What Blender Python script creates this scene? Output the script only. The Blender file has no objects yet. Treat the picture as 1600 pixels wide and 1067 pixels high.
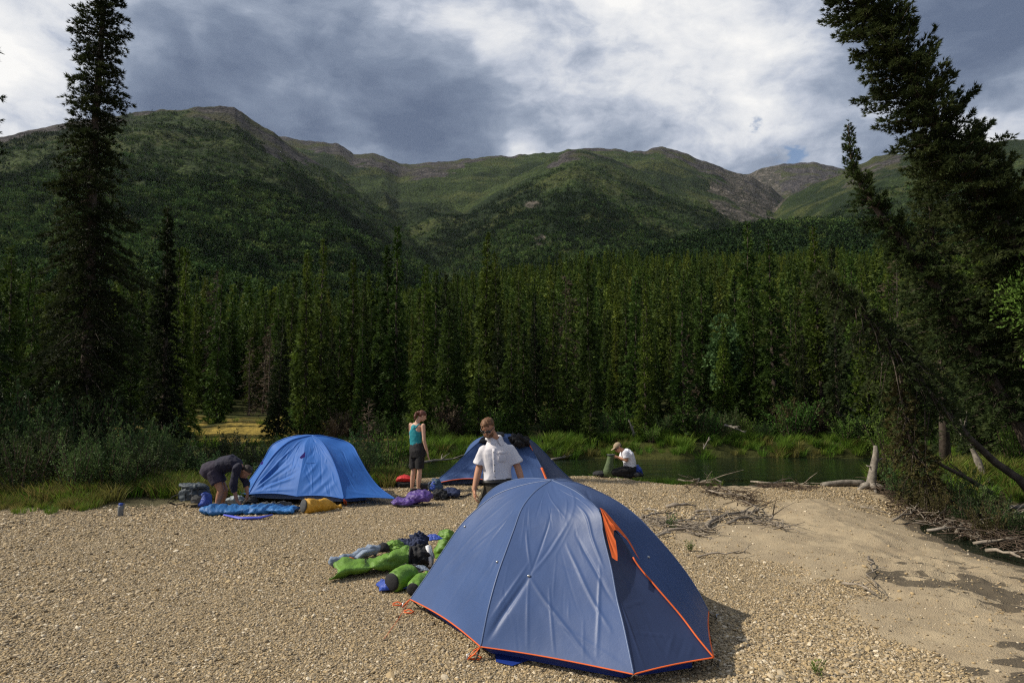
import bpy, bmesh, math, random
import numpy as np
from mathutils import Vector, Matrix
SC = bpy.context.scene
COL = SC.collection
rad = math.radians
# ---------------------------------------------------------------- camera
CAMZ = 1.95
F = 1067.0
PITCH = math.atan(84.5 / F)
cam = bpy.data.cameras.new('camera'); camo = bpy.data.objects.new('camera', cam); COL.objects.link(camo)
cam.sensor_width = 36.0; cam.lens = 24.0; cam.clip_start = 0.1; cam.clip_end = 60000
camo.location = (0, 0, CAMZ); camo.rotation_euler = (rad(90) + PITCH, 0, 0)
SC.camera = camo
# ---------------------------------------------------------------- light
SUN_AZ, SUN_EL = rad(-93), rad(41)      # azimuth from +Y, clockwise positive (negative = left)
sd = Vector((math.sin(SUN_AZ) * math.cos(SUN_EL), math.cos(SUN_AZ) * math.cos(SUN_EL), math.sin(SUN_EL)))
sl = bpy.data.lights.new('sun', 'SUN'); sl.energy = 4.9; sl.angle = rad(0.6); sl.color = (1.0, 0.92, 0.78)
so = bpy.data.objects.new('sun', sl); COL.objects.link(so); so.rotation_euler = sd.to_track_quat('Z', 'Y').to_euler()
SC.view_settings.view_transform = 'Standard'; SC.view_settings.look = 'None'
SC.cycles.use_denoising = False; SC.cycles.use_adaptive_sampling = False; SC.cycles.pixel_filter_type = 'BLACKMAN_HARRIS'; SC.cycles.filter_width = 1.25; SC.cycles.max_bounces = 6; SC.cycles.diffuse_bounces = 3; SC.cycles.sample_clamp_indirect = 4.0
SC.view_settings.exposure = 0.12; SC.view_settings.gamma = 1.0
# ---------------------------------------------------------------- node helpers
class NT:
    def __init__(s, nt): s.nt = nt; nt.nodes.clear()
    def n(s, t, **k):
        x = s.nt.nodes.new(t)
        for a, b in k.items():
            if a.startswith('i_'): x.inputs[a[2:].replace('_', ' ')].default_value = b
            elif a.startswith('n'): x.inputs[int(a[1:])].default_value = b
            else: setattr(x, a, b)
        return x
    def l(s, a, b): s.nt.links.new(a, b)
    def math(s, op, a, b=None, c=None, clamp=False):
        x = s.nt.nodes.new('ShaderNodeMath'); x.operation = op; x.use_clamp = clamp
        for i, v in enumerate((a, b, c)):
            if v is None: continue
            if isinstance(v, (int, float)): x.inputs[i].default_value = v
            else: s.l(v, x.inputs[i])
        return x.outputs[0]
    def mix(s, f, a, b, bt='MIX'):
        x = s.nt.nodes.new('ShaderNodeMix'); x.data_type = 'RGBA'; x.blend_type = bt
        for i, v in ((0, f), (6, a), (7, b)):
            if isinstance(v, (int, float)): x.inputs[i].default_value = v
            elif isinstance(v, (tuple, list)): x.inputs[i].default_value = (*v[:3], 1)
            else: s.l(v, x.inputs[i])
        return x.outputs[2]
    def noise(s, vec, scale, detail=4, rough=0.55, dist=0.0, out=0):
        x = s.n('ShaderNodeTexNoise'); x.inputs['Scale'].default_value = scale; x.inputs['Detail'].default_value = detail
        x.inputs['Roughness'].default_value = rough; x.inputs['Distortion'].default_value = dist
        if vec is not None: s.l(vec, x.inputs['Vector'])
        return x.outputs[out]
    def ramp(s, f, stops):
        x = s.n('ShaderNodeValToRGB'); e = x.color_ramp.elements
        while len(e) < len(stops): e.new(0.5)
        for k, (p, c) in enumerate(stops):
            e[k].position = p
            c = (c, c, c) if isinstance(c, (int, float)) else c
            e[k].color = (*c[:3], 1)
        s.l(f, x.inputs[0]); return x.outputs[0]
    def sstep(s, f, a, b):
        x = s.n('ShaderNodeMapRange'); x.interpolation_type = 'SMOOTHSTEP'
        x.inputs[1].default_value = a; x.inputs[2].default_value = b; s.l(f, x.inputs[0]); return x.outputs[0]
def px_dir(px, py):
    a = (px - 800) / F; b = (533.5 - py) / F
    return Vector((a, math.cos(PITCH) - b * math.sin(PITCH), math.sin(PITCH) + b * math.cos(PITCH)))
def at(px, py, Y):
    d = px_dir(px, py); return Vector((d.x / d.y * Y, Y, CAMZ + d.z / d.y * Y))
def gr(px, py, z=0.0):
    d = px_dir(px, py); t = (z - CAMZ) / d.z
    return Vector((d.x * t, d.y * t, z))
# ---------------------------------------------------------------- world
W = bpy.data.worlds.new('World'); SC.world = W; W.use_nodes = True
t = NT(W.node_tree)
sky = t.n('ShaderNodeTexSky'); sky.sky_type = 'NISHITA'; sky.sun_disc = False
sky.sun_elevation = SUN_EL; sky.sun_rotation = SUN_AZ; sky.air_density = 1.0; sky.dust_density = 0.6; sky.ozone_density = 1.5
tc = t.n('ShaderNodeTexCoord')
sep = t.n('ShaderNodeSeparateXYZ'); t.l(tc.outputs['Generated'], sep.inputs[0])
zz = t.math('ADD', t.math('MAXIMUM', sep.outputs[2], 0.0), 0.16)
cx = t.math('DIVIDE', sep.outputs[0], zz); cy = t.math('DIVIDE', sep.outputs[1], zz)
cmb = t.n('ShaderNodeCombineXYZ'); t.l(cx, cmb.inputs[0]); t.l(cy, cmb.inputs[1])
P = cmb.outputs[0]
# large cloud masses by direction: (px, py, radius, weight) measured as where they stand in the sky
def blob(px, py, r, stretch=1.0):
    c = px_dir(px, py).normalized()
    dp = t.n('ShaderNodeVectorMath', operation='DISTANCE'); t.l(tc.outputs['Generated'], dp.inputs[0]); dp.inputs[1].default_value = c
    q = t.math('DIVIDE', dp.outputs['Value'], r)
    return t.math('EXPONENT', t.math('MULTIPLY', t.math('MULTIPLY', q, q), -1.0))
mp = t.n('ShaderNodeMapping'); mp.inputs['Scale'].default_value = (1.0, 1.0, 1.9); t.l(tc.outputs['Generated'], mp.inputs[0]); Q = mp.outputs[0]
wrp = t.n('ShaderNodeTexNoise'); wrp.inputs['Scale'].default_value = 3.0; wrp.inputs['Detail'].default_value = 5; t.l(Q, wrp.inputs['Vector'])
wv = t.n('ShaderNodeVectorMath', operation='MULTIPLY_ADD'); t.l(wrp.outputs['Color'], wv.inputs[0]); wv.inputs[1].default_value = (.22, .22, .16); t.l(Q, wv.inputs[2]); Q2 = wv.outputs[0]
n1 = t.noise(Q2, 2.6, 12, 0.50, 0.0)
n2 = t.noise(Q2, 7.5, 12, 0.58, 0.0)
n3 = t.noise(P, 1.3, 8, 0.5, 0.2)
light = t.math('ADD', t.math('MULTIPLY', n1, 1.25), t.math('MULTIPLY', n2, .86))
light = t.math('ADD', light, t.math('MULTIPLY', n3, 0.12))
for (px, py, r, w) in [(30, 40, .12, .13), (20, 190, .09, .17), (300, 90, .17, -.16), (540, 190, .17, -.15), (330, 190, .12, -.12), (700, 215, .12, -.13), (640, 20, .13, .12), (460, 70, .07, .07),
                       (930, 60, .22, .15), (1130, 110, .14, .09), (1100, 235, .12, .12), (1560, 60, .17, -.24), (1450, 10, .10, -.12), (1570, 180, .09, .14), (1450, 160, .14, .07), (1300, 190, .12, .05), (805, 235, .03, .26), (880, 170, .08, -.06),
                       (800, -500, .6, .05), (-600, 0, .5, .05)]:
    light = t.math('ADD', light, t.math('MULTIPLY', blob(px, py, r), w))
ccol = t.ramp(t.math('SUBTRACT', light, 0.635), [(0.18, (1.2, 1.6, 2.5)), (0.36, (2.0, 2.5, 3.5)), (0.49, (3.2, 3.75, 4.8)), (0.59, (5.3, 5.75, 6.7)), (0.68, (7.6, 7.8, 8.2)), (0.84, (9.9, 9.8, 9.6))])
hole = t.math('ADD', t.math('MULTIPLY', blob(1180, 195, .020), .55), t.math('MULTIPLY', blob(1245, 248, .026), .60))
hole = t.math('ADD', hole, t.math('MULTIPLY', blob(1215, 235, .022), .3))
n4 = t.noise(Q, 30.0, 6, 0.62, 0.0)
hole = t.sstep(t.math('MULTIPLY', hole, t.math('ADD', t.math('MULTIPLY', n4, 2.0), -.25)), 0.30, 0.50)
hole = t.math('MULTIPLY', hole, 0.75)
blue = t.mix(1.0, sky.outputs[0], (1.0, 1.1, 1.2), 'MULTIPLY')
fin = t.mix(hole, ccol, blue)
bg = t.n('ShaderNodeBackground'); bg.inputs[1].default_value = 0.091; t.l(fin, bg.inputs[0])
wo = t.n('ShaderNodeOutputWorld'); t.l(bg.outputs[0], wo.inputs[0])
# ---------------------------------------------------------------- numpy noise
def _h(ix, iy, s):
    v = (ix * 374761393 + iy * 668265263 + s * 974634777) & 0xffffffff
    v = ((v ^ (v >> 13)) * 1274126177) & 0xffffffff
    return ((v ^ (v >> 16)) & 0xffff) / 65535.0
def vn(x, y, s=0):
    x = np.asarray(x, float); y = np.asarray(y, float)
    ix = np.floor(x).astype(np.int64); iy = np.floor(y).astype(np.int64); fx = x - ix; fy = y - iy
    fx = fx * fx * fx * (fx * (fx * 6 - 15) + 10); fy = fy * fy * fy * (fy * (fy * 6 - 15) + 10)
    a = _h(ix, iy, s); b = _h(ix + 1, iy, s); c = _h(ix, iy + 1, s); d = _h(ix + 1, iy + 1, s)
    return (a + (b - a) * fx) * (1 - fy) + (c + (d - c) * fx) * fy
def fbm(x, y, o=4, s=0, g=0.5):
    v = 0; a = 1; t_ = 0
    for k in range(o):
        v = v + a * vn(x * 2 ** k + 17.3 * k, y * 2 ** k - 9.1 * k, s + k); t_ += a; a *= g
    return v / t_
def ridged(x, y, o=4, s=0):
    v = 0; a = 1; t_ = 0
    for k in range(o):
        v = v + a * (1 - abs(2 * vn(x * 2 ** k + 5.3 * k, y * 2 ** k + 3.7 * k, s + k) - 1)); t_ += a; a *= 0.5
    return v / t_
def ss(x, a, b):
    q = np.clip((x - a) / (b - a), 0, 1); return q * q * (3 - 2 * q)
# ---------------------------------------------------------------- object helpers
def tag(o, label=None, cat=None, group=None, kind=None):
    if label: o['label'] = label
    if cat: o['category'] = cat
    if group: o['group'] = group
    if kind: o['kind'] = kind
    return o
def thing(name, label, cat, loc=(0, 0, 0), rz=0.0, group=None):
    o = bpy.data.objects.new(name, None); COL.objects.link(o); o.location = loc; o.rotation_euler = (0, 0, rz); o.empty_display_size = 0.2
    return tag(o, label, cat, group)
def link(name, me, mat=None, parent=None, loc=None, smooth=True):
    if mat is not None:
        me.materials.clear()
        for m in (mat if isinstance(mat, (list, tuple)) else [mat]): me.materials.append(m)
    o = bpy.data.objects.new(name, me); COL.objects.link(o)
    if parent is not None: o.parent = parent
    if loc is not None: o.location = loc
    if smooth: me.shade_smooth()
    else: me.shade_flat()
    return o
def local(o, parent):
    """vertices were given in world space: move them into the parent's space"""
    M = parent.matrix_basis.inverted(); o.data.transform(M); return o
def npmesh(name, V, Fc, n=None):
    """V (N,3); Fc (M,k) uniform faces"""
    me = bpy.data.meshes.new(name); V = np.asarray(V, np.float32); Fc = np.asarray(Fc, np.int32)
    k = Fc.shape[1]; me.vertices.add(len(V)); me.vertices.foreach_set('co', V.ravel())
    me.loops.add(Fc.size); me.loops.foreach_set('vertex_index', Fc.ravel())
    me.polygons.add(len(Fc)); me.polygons.foreach_set('loop_start', np.arange(0, Fc.size, k, dtype=np.int32))
    me.update(calc_edges=True); return me
class MB:
    def __init__(s): s.v = []; s.f = []
    def add(s, v, f):
        o = len(s.v); s.v += [tuple(q) for q in v]; s.f += [tuple(i + o for i in q) for q in f]; return s
    def tube(s, pts, r, n=6, cap=True, flat=1.0, twist=0.0):
        pts = [Vector(p) for p in pts]; rs = r if isinstance(r, (list, tuple)) else [r] * len(pts)
        V = []; Fc = []; prev = None
        for i, p in enumerate(pts):
            tg = (pts[min(i + 1, len(pts) - 1)] - pts[max(i - 1, 0)])
            if tg.length < 1e-9: tg = Vector((0, 0, 1))
            tg.normalize()
            if prev is None: a = tg.cross(Vector((0, 0, 1)) if abs(tg.z) < .9 else Vector((1, 0, 0))).normalized()
            else: a = (prev - tg * prev.dot(tg)); a = a.normalized() if a.length > 1e-6 else tg.orthogonal().normalized()
            prev = a; b = tg.cross(a)
            for k in range(n):
                an = 2 * math.pi * k / n + twist
                V.append(p + (a * math.cos(an) + b * math.sin(an) * flat) * rs[i])
        for i in range(len(pts) - 1):
            for k in range(n):
                k2 = (k + 1) % n; Fc.append((i * n + k, i * n + k2, (i + 1) * n + k2, (i + 1) * n + k))
        if cap:
            Fc.append(tuple(range(n))[::-1]); Fc.append(tuple((len(pts) - 1) * n + k for k in range(n)))
        return s.add(V, Fc)
    def box(s, c, h, R=None):
        c = Vector(c); V = []
        for sx in (-1, 1):
            for sy in (-1, 1):
                for sz in (-1, 1):
                    q = Vector((sx * h[0], sy * h[1], sz * h[2])); V.append(c + (R @ q if R else q))
        return s.add(V, [(0, 1, 3, 2), (4, 6, 7, 5), (0, 4, 5, 1), (2, 3, 7, 6), (0, 2, 6, 4), (1, 5, 7, 3)])
    def sph(s, c, r, n=10, R=None):
        r = (r, r, r) if isinstance(r, (int, float)) else r; c = Vector(c)
        V = [c + (R @ Vector((0, 0, r[2])) if R else Vector((0, 0, r[2])))]
        for i in range(1, n):
            for k in range(2 * n):
                th = math.pi * i / n; ph = math.pi * k / n
                q = Vector((r[0] * math.sin(th) * math.cos(ph), r[1] * math.sin(th) * math.sin(ph), r[2] * math.cos(th)))
                V.append(c + (R @ q if R else q))
        V.append(c + (R @ Vector((0, 0, -r[2])) if R else Vector((0, 0, -r[2])))); m = 2 * n; Fc = []
        for k in range(m): Fc.append((0, 1 + k, 1 + (k + 1) % m))
        for i in range(n - 2):
            for k in range(m):
                k2 = (k + 1) % m; a = 1 + i * m; b = a + m; Fc.append((a + k, b + k, b + k2, a + k2))
        a = 1 + (n - 2) * m
        for k in range(m): Fc.append((a + k, len(V) - 1, a + (k + 1) % m))
        return s.add(V, Fc)
    def mesh(s, name):
        me = bpy.data.meshes.new(name); me.from_pydata(s.v, [], s.f); me.update(); return me
    def build(s, name, mat, parent=None, smooth=True, loc=None, world=False):
        o = link(name, s.mesh(name), mat, parent, loc, smooth)
        if world: local(o, parent)
        return o
# ---------------------------------------------------------------- materials
def M_simple(name, col, rough=0.7, var=0.18, scale=6.0, bump=0.0, bscale=30.0, metal=0.0, spec=0.4, transl=0.0, coord='Object', objvar=0.0, sheen=0.0, bdist=0.01):
    m = bpy.data.materials.new(name); m.use_nodes = True; t = NT(m.node_tree)
    tc = t.n('ShaderNodeTexCoord'); v = tc.outputs[coord]
    nz = t.noise(v, scale, 5, 0.6)
    lo = tuple(c * (1 - var) for c in col); hi = tuple(min(1, c * (1 + var)) for c in col)
    c = t.mix(t.sstep(nz, 0.3, 0.7), lo, hi)
    if objvar:
        oi = t.n('ShaderNodeObjectInfo'); hs = t.n('ShaderNodeHueSaturation')
        t.l(t.math('MULTIPLY_ADD', oi.outputs['Random'], objvar * 2, 1 - objvar), hs.inputs['Value']); t.l(c, hs.inputs['Color'])
        t.l(t.math('MULTIPLY_ADD', oi.outputs['Random'], -0.03, 0.515), hs.inputs['Hue']); c = hs.outputs[0]
    b = t.n('ShaderNodeBsdfPrincipled'); t.l(c, b.inputs['Base Color']); b.inputs['Roughness'].default_value = rough
    b.inputs['Metallic'].default_value = metal; b.inputs['Specular IOR Level'].default_value = spec
    if sheen: b.inputs['Sheen Weight'].default_value = sheen
    if bump:
        bn = t.n('ShaderNodeBump'); bn.inputs['Strength'].default_value = bump; bn.inputs['Distance'].default_value = bdist
        t.l(t.noise(v, bscale, 6, 0.65, 0.3), bn.inputs['Height']); t.l(bn.outputs[0], b.inputs['Normal'])
    o = t.n('ShaderNodeOutputMaterial'); sh = b.outputs[0]
    if transl:
        tr = t.n('ShaderNodeBsdfTranslucent'); t.l(c, tr.inputs[0]); ms = t.n('ShaderNodeMixShader'); ms.inputs[0].default_value = transl
        t.l(sh, ms.inputs[1]); t.l(tr.outputs[0], ms.inputs[2]); sh = ms.outputs[0]
    t.l(sh, o.inputs[0]); return m
def M_foliage(name, dark, mid, light, scale=1.3, objvar=0.25, transl=0.25, hue=0.04, spec=0.15):
    m = bpy.data.materials.new(name); m.use_nodes = True; t = NT(m.node_tree)
    tc = t.n('ShaderNodeTexCoord'); oi = t.n('ShaderNodeObjectInfo')
    off = t.n('ShaderNodeVectorMath', operation='ADD'); t.l(tc.outputs['Object'], off.inputs[0])
    cb = t.n('ShaderNodeCombineXYZ'); t.l(t.math('MULTIPLY', oi.outputs['Random'], 50.0), cb.inputs[0]); t.l(cb.outputs[0], off.inputs[1])
    n1 = t.noise(off.outputs[0], scale, 3, 0.6); n2 = t.noise(off.outputs[0], scale * 9, 2, 0.6)
    f = t.math('ADD', t.math('MULTIPLY', n1, 0.78), t.math('MULTIPLY', n2, 0.22))
    c = t.ramp(f, [(0.34, dark), (0.5, mid), (0.68, light)])
    hs = t.n('ShaderNodeHueSaturation'); t.l(c, hs.inputs['Color'])
    t.l(t.math('MULTIPLY_ADD', oi.outputs['Random'], objvar * 2, 1 - objvar), hs.inputs['Value'])
    r2 = t.math('FRACT', t.math('MULTIPLY', oi.outputs['Random'], 17.0))
    t.l(t.math('MULTIPLY_ADD', r2, -hue, 0.5 + hue * 0.5), hs.inputs['Hue'])
    d = t.n('ShaderNodeBsdfPrincipled'); d.inputs['Roughness'].default_value = 0.65; d.inputs['Specular IOR Level'].default_value = spec; t.l(hs.outputs[0], d.inputs['Base Color'])
    tr = t.n('ShaderNodeBsdfTranslucent'); t.l(hs.outputs[0], tr.inputs[0]); ms = t.n('ShaderNodeMixShader'); ms.inputs[0].default_value = transl
    t.l(d.outputs[0], ms.inputs[1]); t.l(tr.outputs[0], ms.inputs[2])
    o = t.n('ShaderNodeOutputMaterial'); t.l(ms.outputs[0], o.inputs[0]); return m
# ================================================================ TERRAIN
def curve(pts):
    az = []; te = []
    for px, py in pts:
        d = px_dir(px, py); az.append(math.atan2(d.x, d.y)); te.append(d.z / math.hypot(d.x, d.y))
    return np.array(az), np.array(te)
RIDGES = [  # (foot radius, crest radius, profile power, crest line in photo pixels, relief, seed)
    (210, 2000, 1.22, [(-900, 420), (-400, 330), (-150, 262), (0, 213), (60, 200), (130, 186), (200, 178), (255, 171), (310, 168), (345, 165), (365, 168), (385, 181), (405, 194), (430, 209), (470, 236), (520, 268), (570, 306), (620, 345), (680, 392), (740, 430), (820, 470), (1000, 560)], 0.07, 3),
    (900, 3600, 1.0, [(200, 420), (330, 300), (430, 212), (450, 213), (480, 221), (505, 221), (530, 226), (552, 240), (565, 239), (580, 238), (598, 243), (625, 257), (645, 256), (668, 252), (700, 251), (730, 247), (765, 243), (800, 243), (840, 241), (870, 236), (905, 232), (950, 231), (985, 236), (1005, 236), (1020, 231), (1036, 229), (1060, 236), (1090, 248), (1120, 259), (1150, 270), (1175, 276), (1200, 290), (1230, 312), (1280, 350), (1400, 420)], 0.06, 11),
    (260, 2300, 1.35, [(560, 500), (640, 420), (700, 345), (740, 312), (790, 285), (840, 258), (880, 238), (905, 233), (930, 238), (970, 252), (1010, 268), (1060, 290), (1110, 305), (1160, 322), (1220, 345), (1300, 368), (1400, 400), (1500, 440)], 0.08, 23),
    (2600, 6000, 1.0, [(1050, 360), (1120, 290), (1165, 271), (1200, 261), (1235, 254), (1270, 252), (1300, 258), (1330, 264), (1400, 262), (1500, 270), (1700, 290), (2000, 340)], 0.04, 31),
    (500, 3000, 1.15, [(1120, 430), (1190, 345), (1225, 312), (1260, 292), (1300, 276), (1335, 258), (1370, 245), (1400, 239), (1440, 236), (1500, 228), (1560, 221), (1610, 217), (1700, 215), (1900, 240), (2300, 330), (3000, 420)], 0.06, 41),
    (160, 900, 1.0, [(700, 520), (900, 430), (1000, 395), (1100, 372), (1200, 352), (1300, 350), (1450, 356), (1600, 350), (1900, 340), (2600, 420)], 0.05, 53)]
RC = [(r0, d, p, *curve(c), k, s) for r0, d, p, c, k, s in RIDGES]
BAR = [(5.9, 17.2), (8, 17.0), (9, 17.5), (12, 18.5), (40, 20), (60, 12), (14, 12.3), (10.5, 12.5), (9.3, 13.1), (8.3, 13.2), (7.5, 12.4), (7.0, 10.8), (6.9, 9.4), (7.6, 7.0), (9.5, 4.5), (13, -5), (30, -80), (-120, -80), (-120, 17),
       (-8, 17.6), (-3, 17.7), (1.4, 17.9), (2.8, 18.0), (3.6, 17.0), (4.4, 16.6)]
BANK = [(-200, 20), (-10, 22.3), (-4, 23.0), (0, 24.0), (3, 24.9), (6, 24.6), (9, 25.2), (12, 25), (30, 24.6), (200, 20), (9000, 0), (9000, 9000), (-9000, 9000), (-9000, 0)]
def sdist(x, y, poly):
    x = np.asarray(x, float); y = np.asarray(y, float); d = np.full(x.shape, 1e18); ins = np.zeros(x.shape, bool); n = len(poly)
    for i in range(n):
        ax, ay = poly[i]; bx, by = poly[(i + 1) % n]; ex, ey = bx - ax, by - ay; L = ex * ex + ey * ey
        q = np.clip(((x - ax) * ex + (y - ay) * ey) / L, 0, 1); d = np.minimum(d, (x - ax - q * ex) ** 2 + (y - ay - q * ey) ** 2)
        if ay != by:
            c = ((ay > y) != (by > y)) & (x < ex * (y - ay) / ey + ax); ins ^= c
    d = np.sqrt(d); return np.where(ins, d, -d)
WATER_Z = -0.30
def foot_slope(az): return 0.115 + 0.095 * ss(az, -0.30, 0.12) - .02 * ss(az, .35, .6)
def sandmask(x, y):
    """1 = bare sand, 0 = gravel"""
    n = fbm(x * .45, y * .45, 4, 77); n2 = fbm(x * 1.7, y * 1.7, 3, 78)
    right = ss(x - 0.18 * (y - 9), 1.7, 4.2)
    s = right * 0.75 + ((n - .5) * 1.5 + (n2 - .5) * .5) * (.25 + .75 * right)
    s = s + 0.55 * np.exp(-((x - 3.3) ** 2 / 3.0 + (y - 9.6) ** 2 / 1.6)) - 0.5 * np.exp(-((x - 6.0) ** 2 / 2.5 + (y - 14.3) ** 2 / 1.2)) - .55 * np.exp(-((x - 1.8) ** 2 / 4 + (y - 14.5) ** 2 / 4))
    s = s - 0.8 * np.exp(-((x - 2.3) ** 2 / 0.9 + (y - 5.6) ** 2 / 1.5)) - .25 * np.exp(-((x - 3.5) ** 2 / .8 + (y - 7.2) ** 2 / .5))
    return ss(s, 0.34, 0.58)
def damp_shade_mask(x, y):
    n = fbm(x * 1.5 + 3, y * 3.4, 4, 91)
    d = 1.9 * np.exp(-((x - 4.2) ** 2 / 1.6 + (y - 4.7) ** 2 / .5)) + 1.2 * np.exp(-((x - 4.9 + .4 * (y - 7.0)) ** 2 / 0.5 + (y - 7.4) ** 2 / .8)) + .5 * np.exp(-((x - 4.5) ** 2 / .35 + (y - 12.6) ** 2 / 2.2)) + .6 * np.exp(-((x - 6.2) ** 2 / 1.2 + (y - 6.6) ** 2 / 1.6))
    st_ = ss(ridged(x * 1.7 + .6 * y, y * 5.5, 3, 95), .70, .80) * np.exp(-((x - 5.4) ** 2 / 2.2 + (y - 7.8) ** 2 / 3.5)) * .85  # dark streaks painted in for shaded ripples and footprints
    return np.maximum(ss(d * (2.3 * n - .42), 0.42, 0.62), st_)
def ground_h(x, y):
    x = np.asarray(x, float); y = np.asarray(y, float); r = np.hypot(x, y) + 1e-6; az = np.arctan2(x, y)
    jx = (fbm(x * .7, y * .7, 3, 5) - .5) * .9; jy = (fbm(x * .7, y * .7, 3, 6) - .5) * .9
    near = r < 90
    s1 = np.where(near, sdist(np.where(near, x + jx, 0), np.where(near, y + jy, 0), BAR), -1)
    s2 = sdist(x + jx, y + jy, BANK)
    h = np.full(x.shape, -1.1)
    edge = 0.9 + 0.5 * ss(x, 2, 6)
    bar = WATER_Z - .02 + (0.02 - WATER_Z) * ss(s1, -0.1, edge * 1.6) + np.clip(s1, -3, 0) * .35
    bar = bar + (fbm(x * .25, y * .25, 3, 8) - .5) * .10 * ss(s1, .2, 3)
    sm = sandmask(x, y) * ss(s1, 0, 1.5)
    hum = (fbm(x * 1.6, y * 1.6, 3, 9) - .5) * .07 + (ridged(x * 2.6, y * 3.6, 4, 15) - .6) * .06 * ss(x, 3.4, 5.0) + (ridged(x * 1.3 + .5 * y, y * 2.6, 3, 12) - .55) * .17 * np.exp(-((x - 5.4) ** 2 / 3 + (y - 7.6) ** 2 / 5))
    bar = bar + hum * sm + (fbm(x * 6, y * 6, 2, 14) - .5) * .012
    # the damp runnel across the sand at the right
    lx = 4.25 + (y - 12.5) * -0.16 + .25 * np.sin(y * .9)
    bar = bar - .10 * np.exp(-((x - lx) ** 2 / .30)) * ss(y, 5.0, 7.0) * (1 - ss(y, 13, 15))
    spit = ss(x, 8.6, 9.6) * ss(y, 12, 13.5)
    bar = bar + .12 * spit + 0.16 * ss(-x, 4.2, 8) * ss(y, 11.5, 14)
    h = np.maximum(h, bar)
    bank = WATER_Z - .02 + np.clip(s2, -3, 0) * .8 + .55 * ss(s2, -.15, .9) + .35 * ss(s2, 1, 14) + (fbm(x * .2, y * .2, 3, 21) - .5) * .5 * ss(s2, .5, 6)
    bank = bank + 0.35 * ss(-x, 6, 12) * ss(s2, 1, 8)
    up = np.clip(r - 44, 0, None); up = np.where(up > 190, 190 + (up - 190) * .15, up)
    bank = bank + foot_slope(az) * up + (fbm(x * .03, y * .03, 4, 22) - .5) * np.clip(up, 0, 80) * .12
    h = np.where(s2 > -3, np.maximum(h, bank), h)
    front = 1 - ss(np.abs(az), 1.15, 1.5)
    far = r > 150
    mt = np.zeros(x.shape); rock = np.zeros(x.shape)
    for k, (r0, D, p, A, T, rel, s) in enumerate(RC):
        if not far.any(): break
        wob = (fbm(az * 9, r / D * 2.2, 3, s) - .5) * .03
        q = np.clip((r - r0) / (D - r0), 0, 1); te = np.interp(az, A, T); ts = sum(np.interp(az + o_, A, T) for o_ in (-.09, -.06, -.03, 0, .03, .06, .09)) / 7
        ts = np.minimum(ts, te + .004) if D > 3000 else ts
        te = ts + (te - ts) * q ** 3 + (fbm(az * 70, az * 0, 4, s + 1) - .5) * .006 * q ** 14 * (D > 1800)
        H = np.clip(te * D + CAMZ, 0, None)
        pr = q ** p
        back = 1 - .75 * ss(r, D, D * 1.5)
        gul = (ridged(az * 9 + 2.2 * fbm(az * 7, r / D * 3, 3, s + 5) + r / D * 1.5, r / D * 3.0, 5, s + 2) - .62)
        amp = rel * (.35 if D in (3600, 6000) else 1) * H * np.sin(np.pi * np.clip(q, 0, 1)) ** .8 * 1.0
        hk = H * pr * back + gul * amp + (fbm(x / 160., y / 160., 5, s + 7) - .5) * H * .07 * (1 - q ** 6) * ss(q, 0, .1)
        mt = np.where(hk > mt, hk, mt)
    h = np.where(far, np.maximum(h, mt * front * ss(r, 150, 260)), h)
    return h
def gz(x, y): return float(ground_h(np.array([x]), np.array([y]))[0])
def grid_mesh(name, AZ, R):
    n, m = len(R), len(AZ); rr, aa = np.meshgrid(R, AZ, indexing='ij')
    x = rr * np.sin(aa); y = rr * np.cos(aa); z = ground_h(x, y)
    i = np.arange(n - 1)[:, None] * m + np.arange(m - 1)[None, :]
    Fc = np.stack([i, i + 1, i + m + 1, i + m], -1).reshape(-1, 4)[:, ::-1]
    me = npmesh(name, np.stack([x, y, z], -1).reshape(-1, 3), Fc); return me, x, y, z
def attr(me, name, vals):
    a = me.attributes.new(name, 'FLOAT', 'POINT'); a.data.foreach_set('value', np.asarray(vals, np.float32).ravel())
front_az = np.linspace(rad(-50), rad(50), 820)
AZ = np.concatenate([np.linspace(rad(-180), rad(-50), 60)[:-1], front_az, np.linspace(rad(50), rad(180), 60)[1:]])
R1 = np.concatenate([[0.05, .6, 1.4, 2.2], np.geomspace(3.0, 22.0, 470)])
R2 = np.concatenate([np.geomspace(22.0, 250, 170)])
R3 = np.geomspace(250, 9000, 330)
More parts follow.
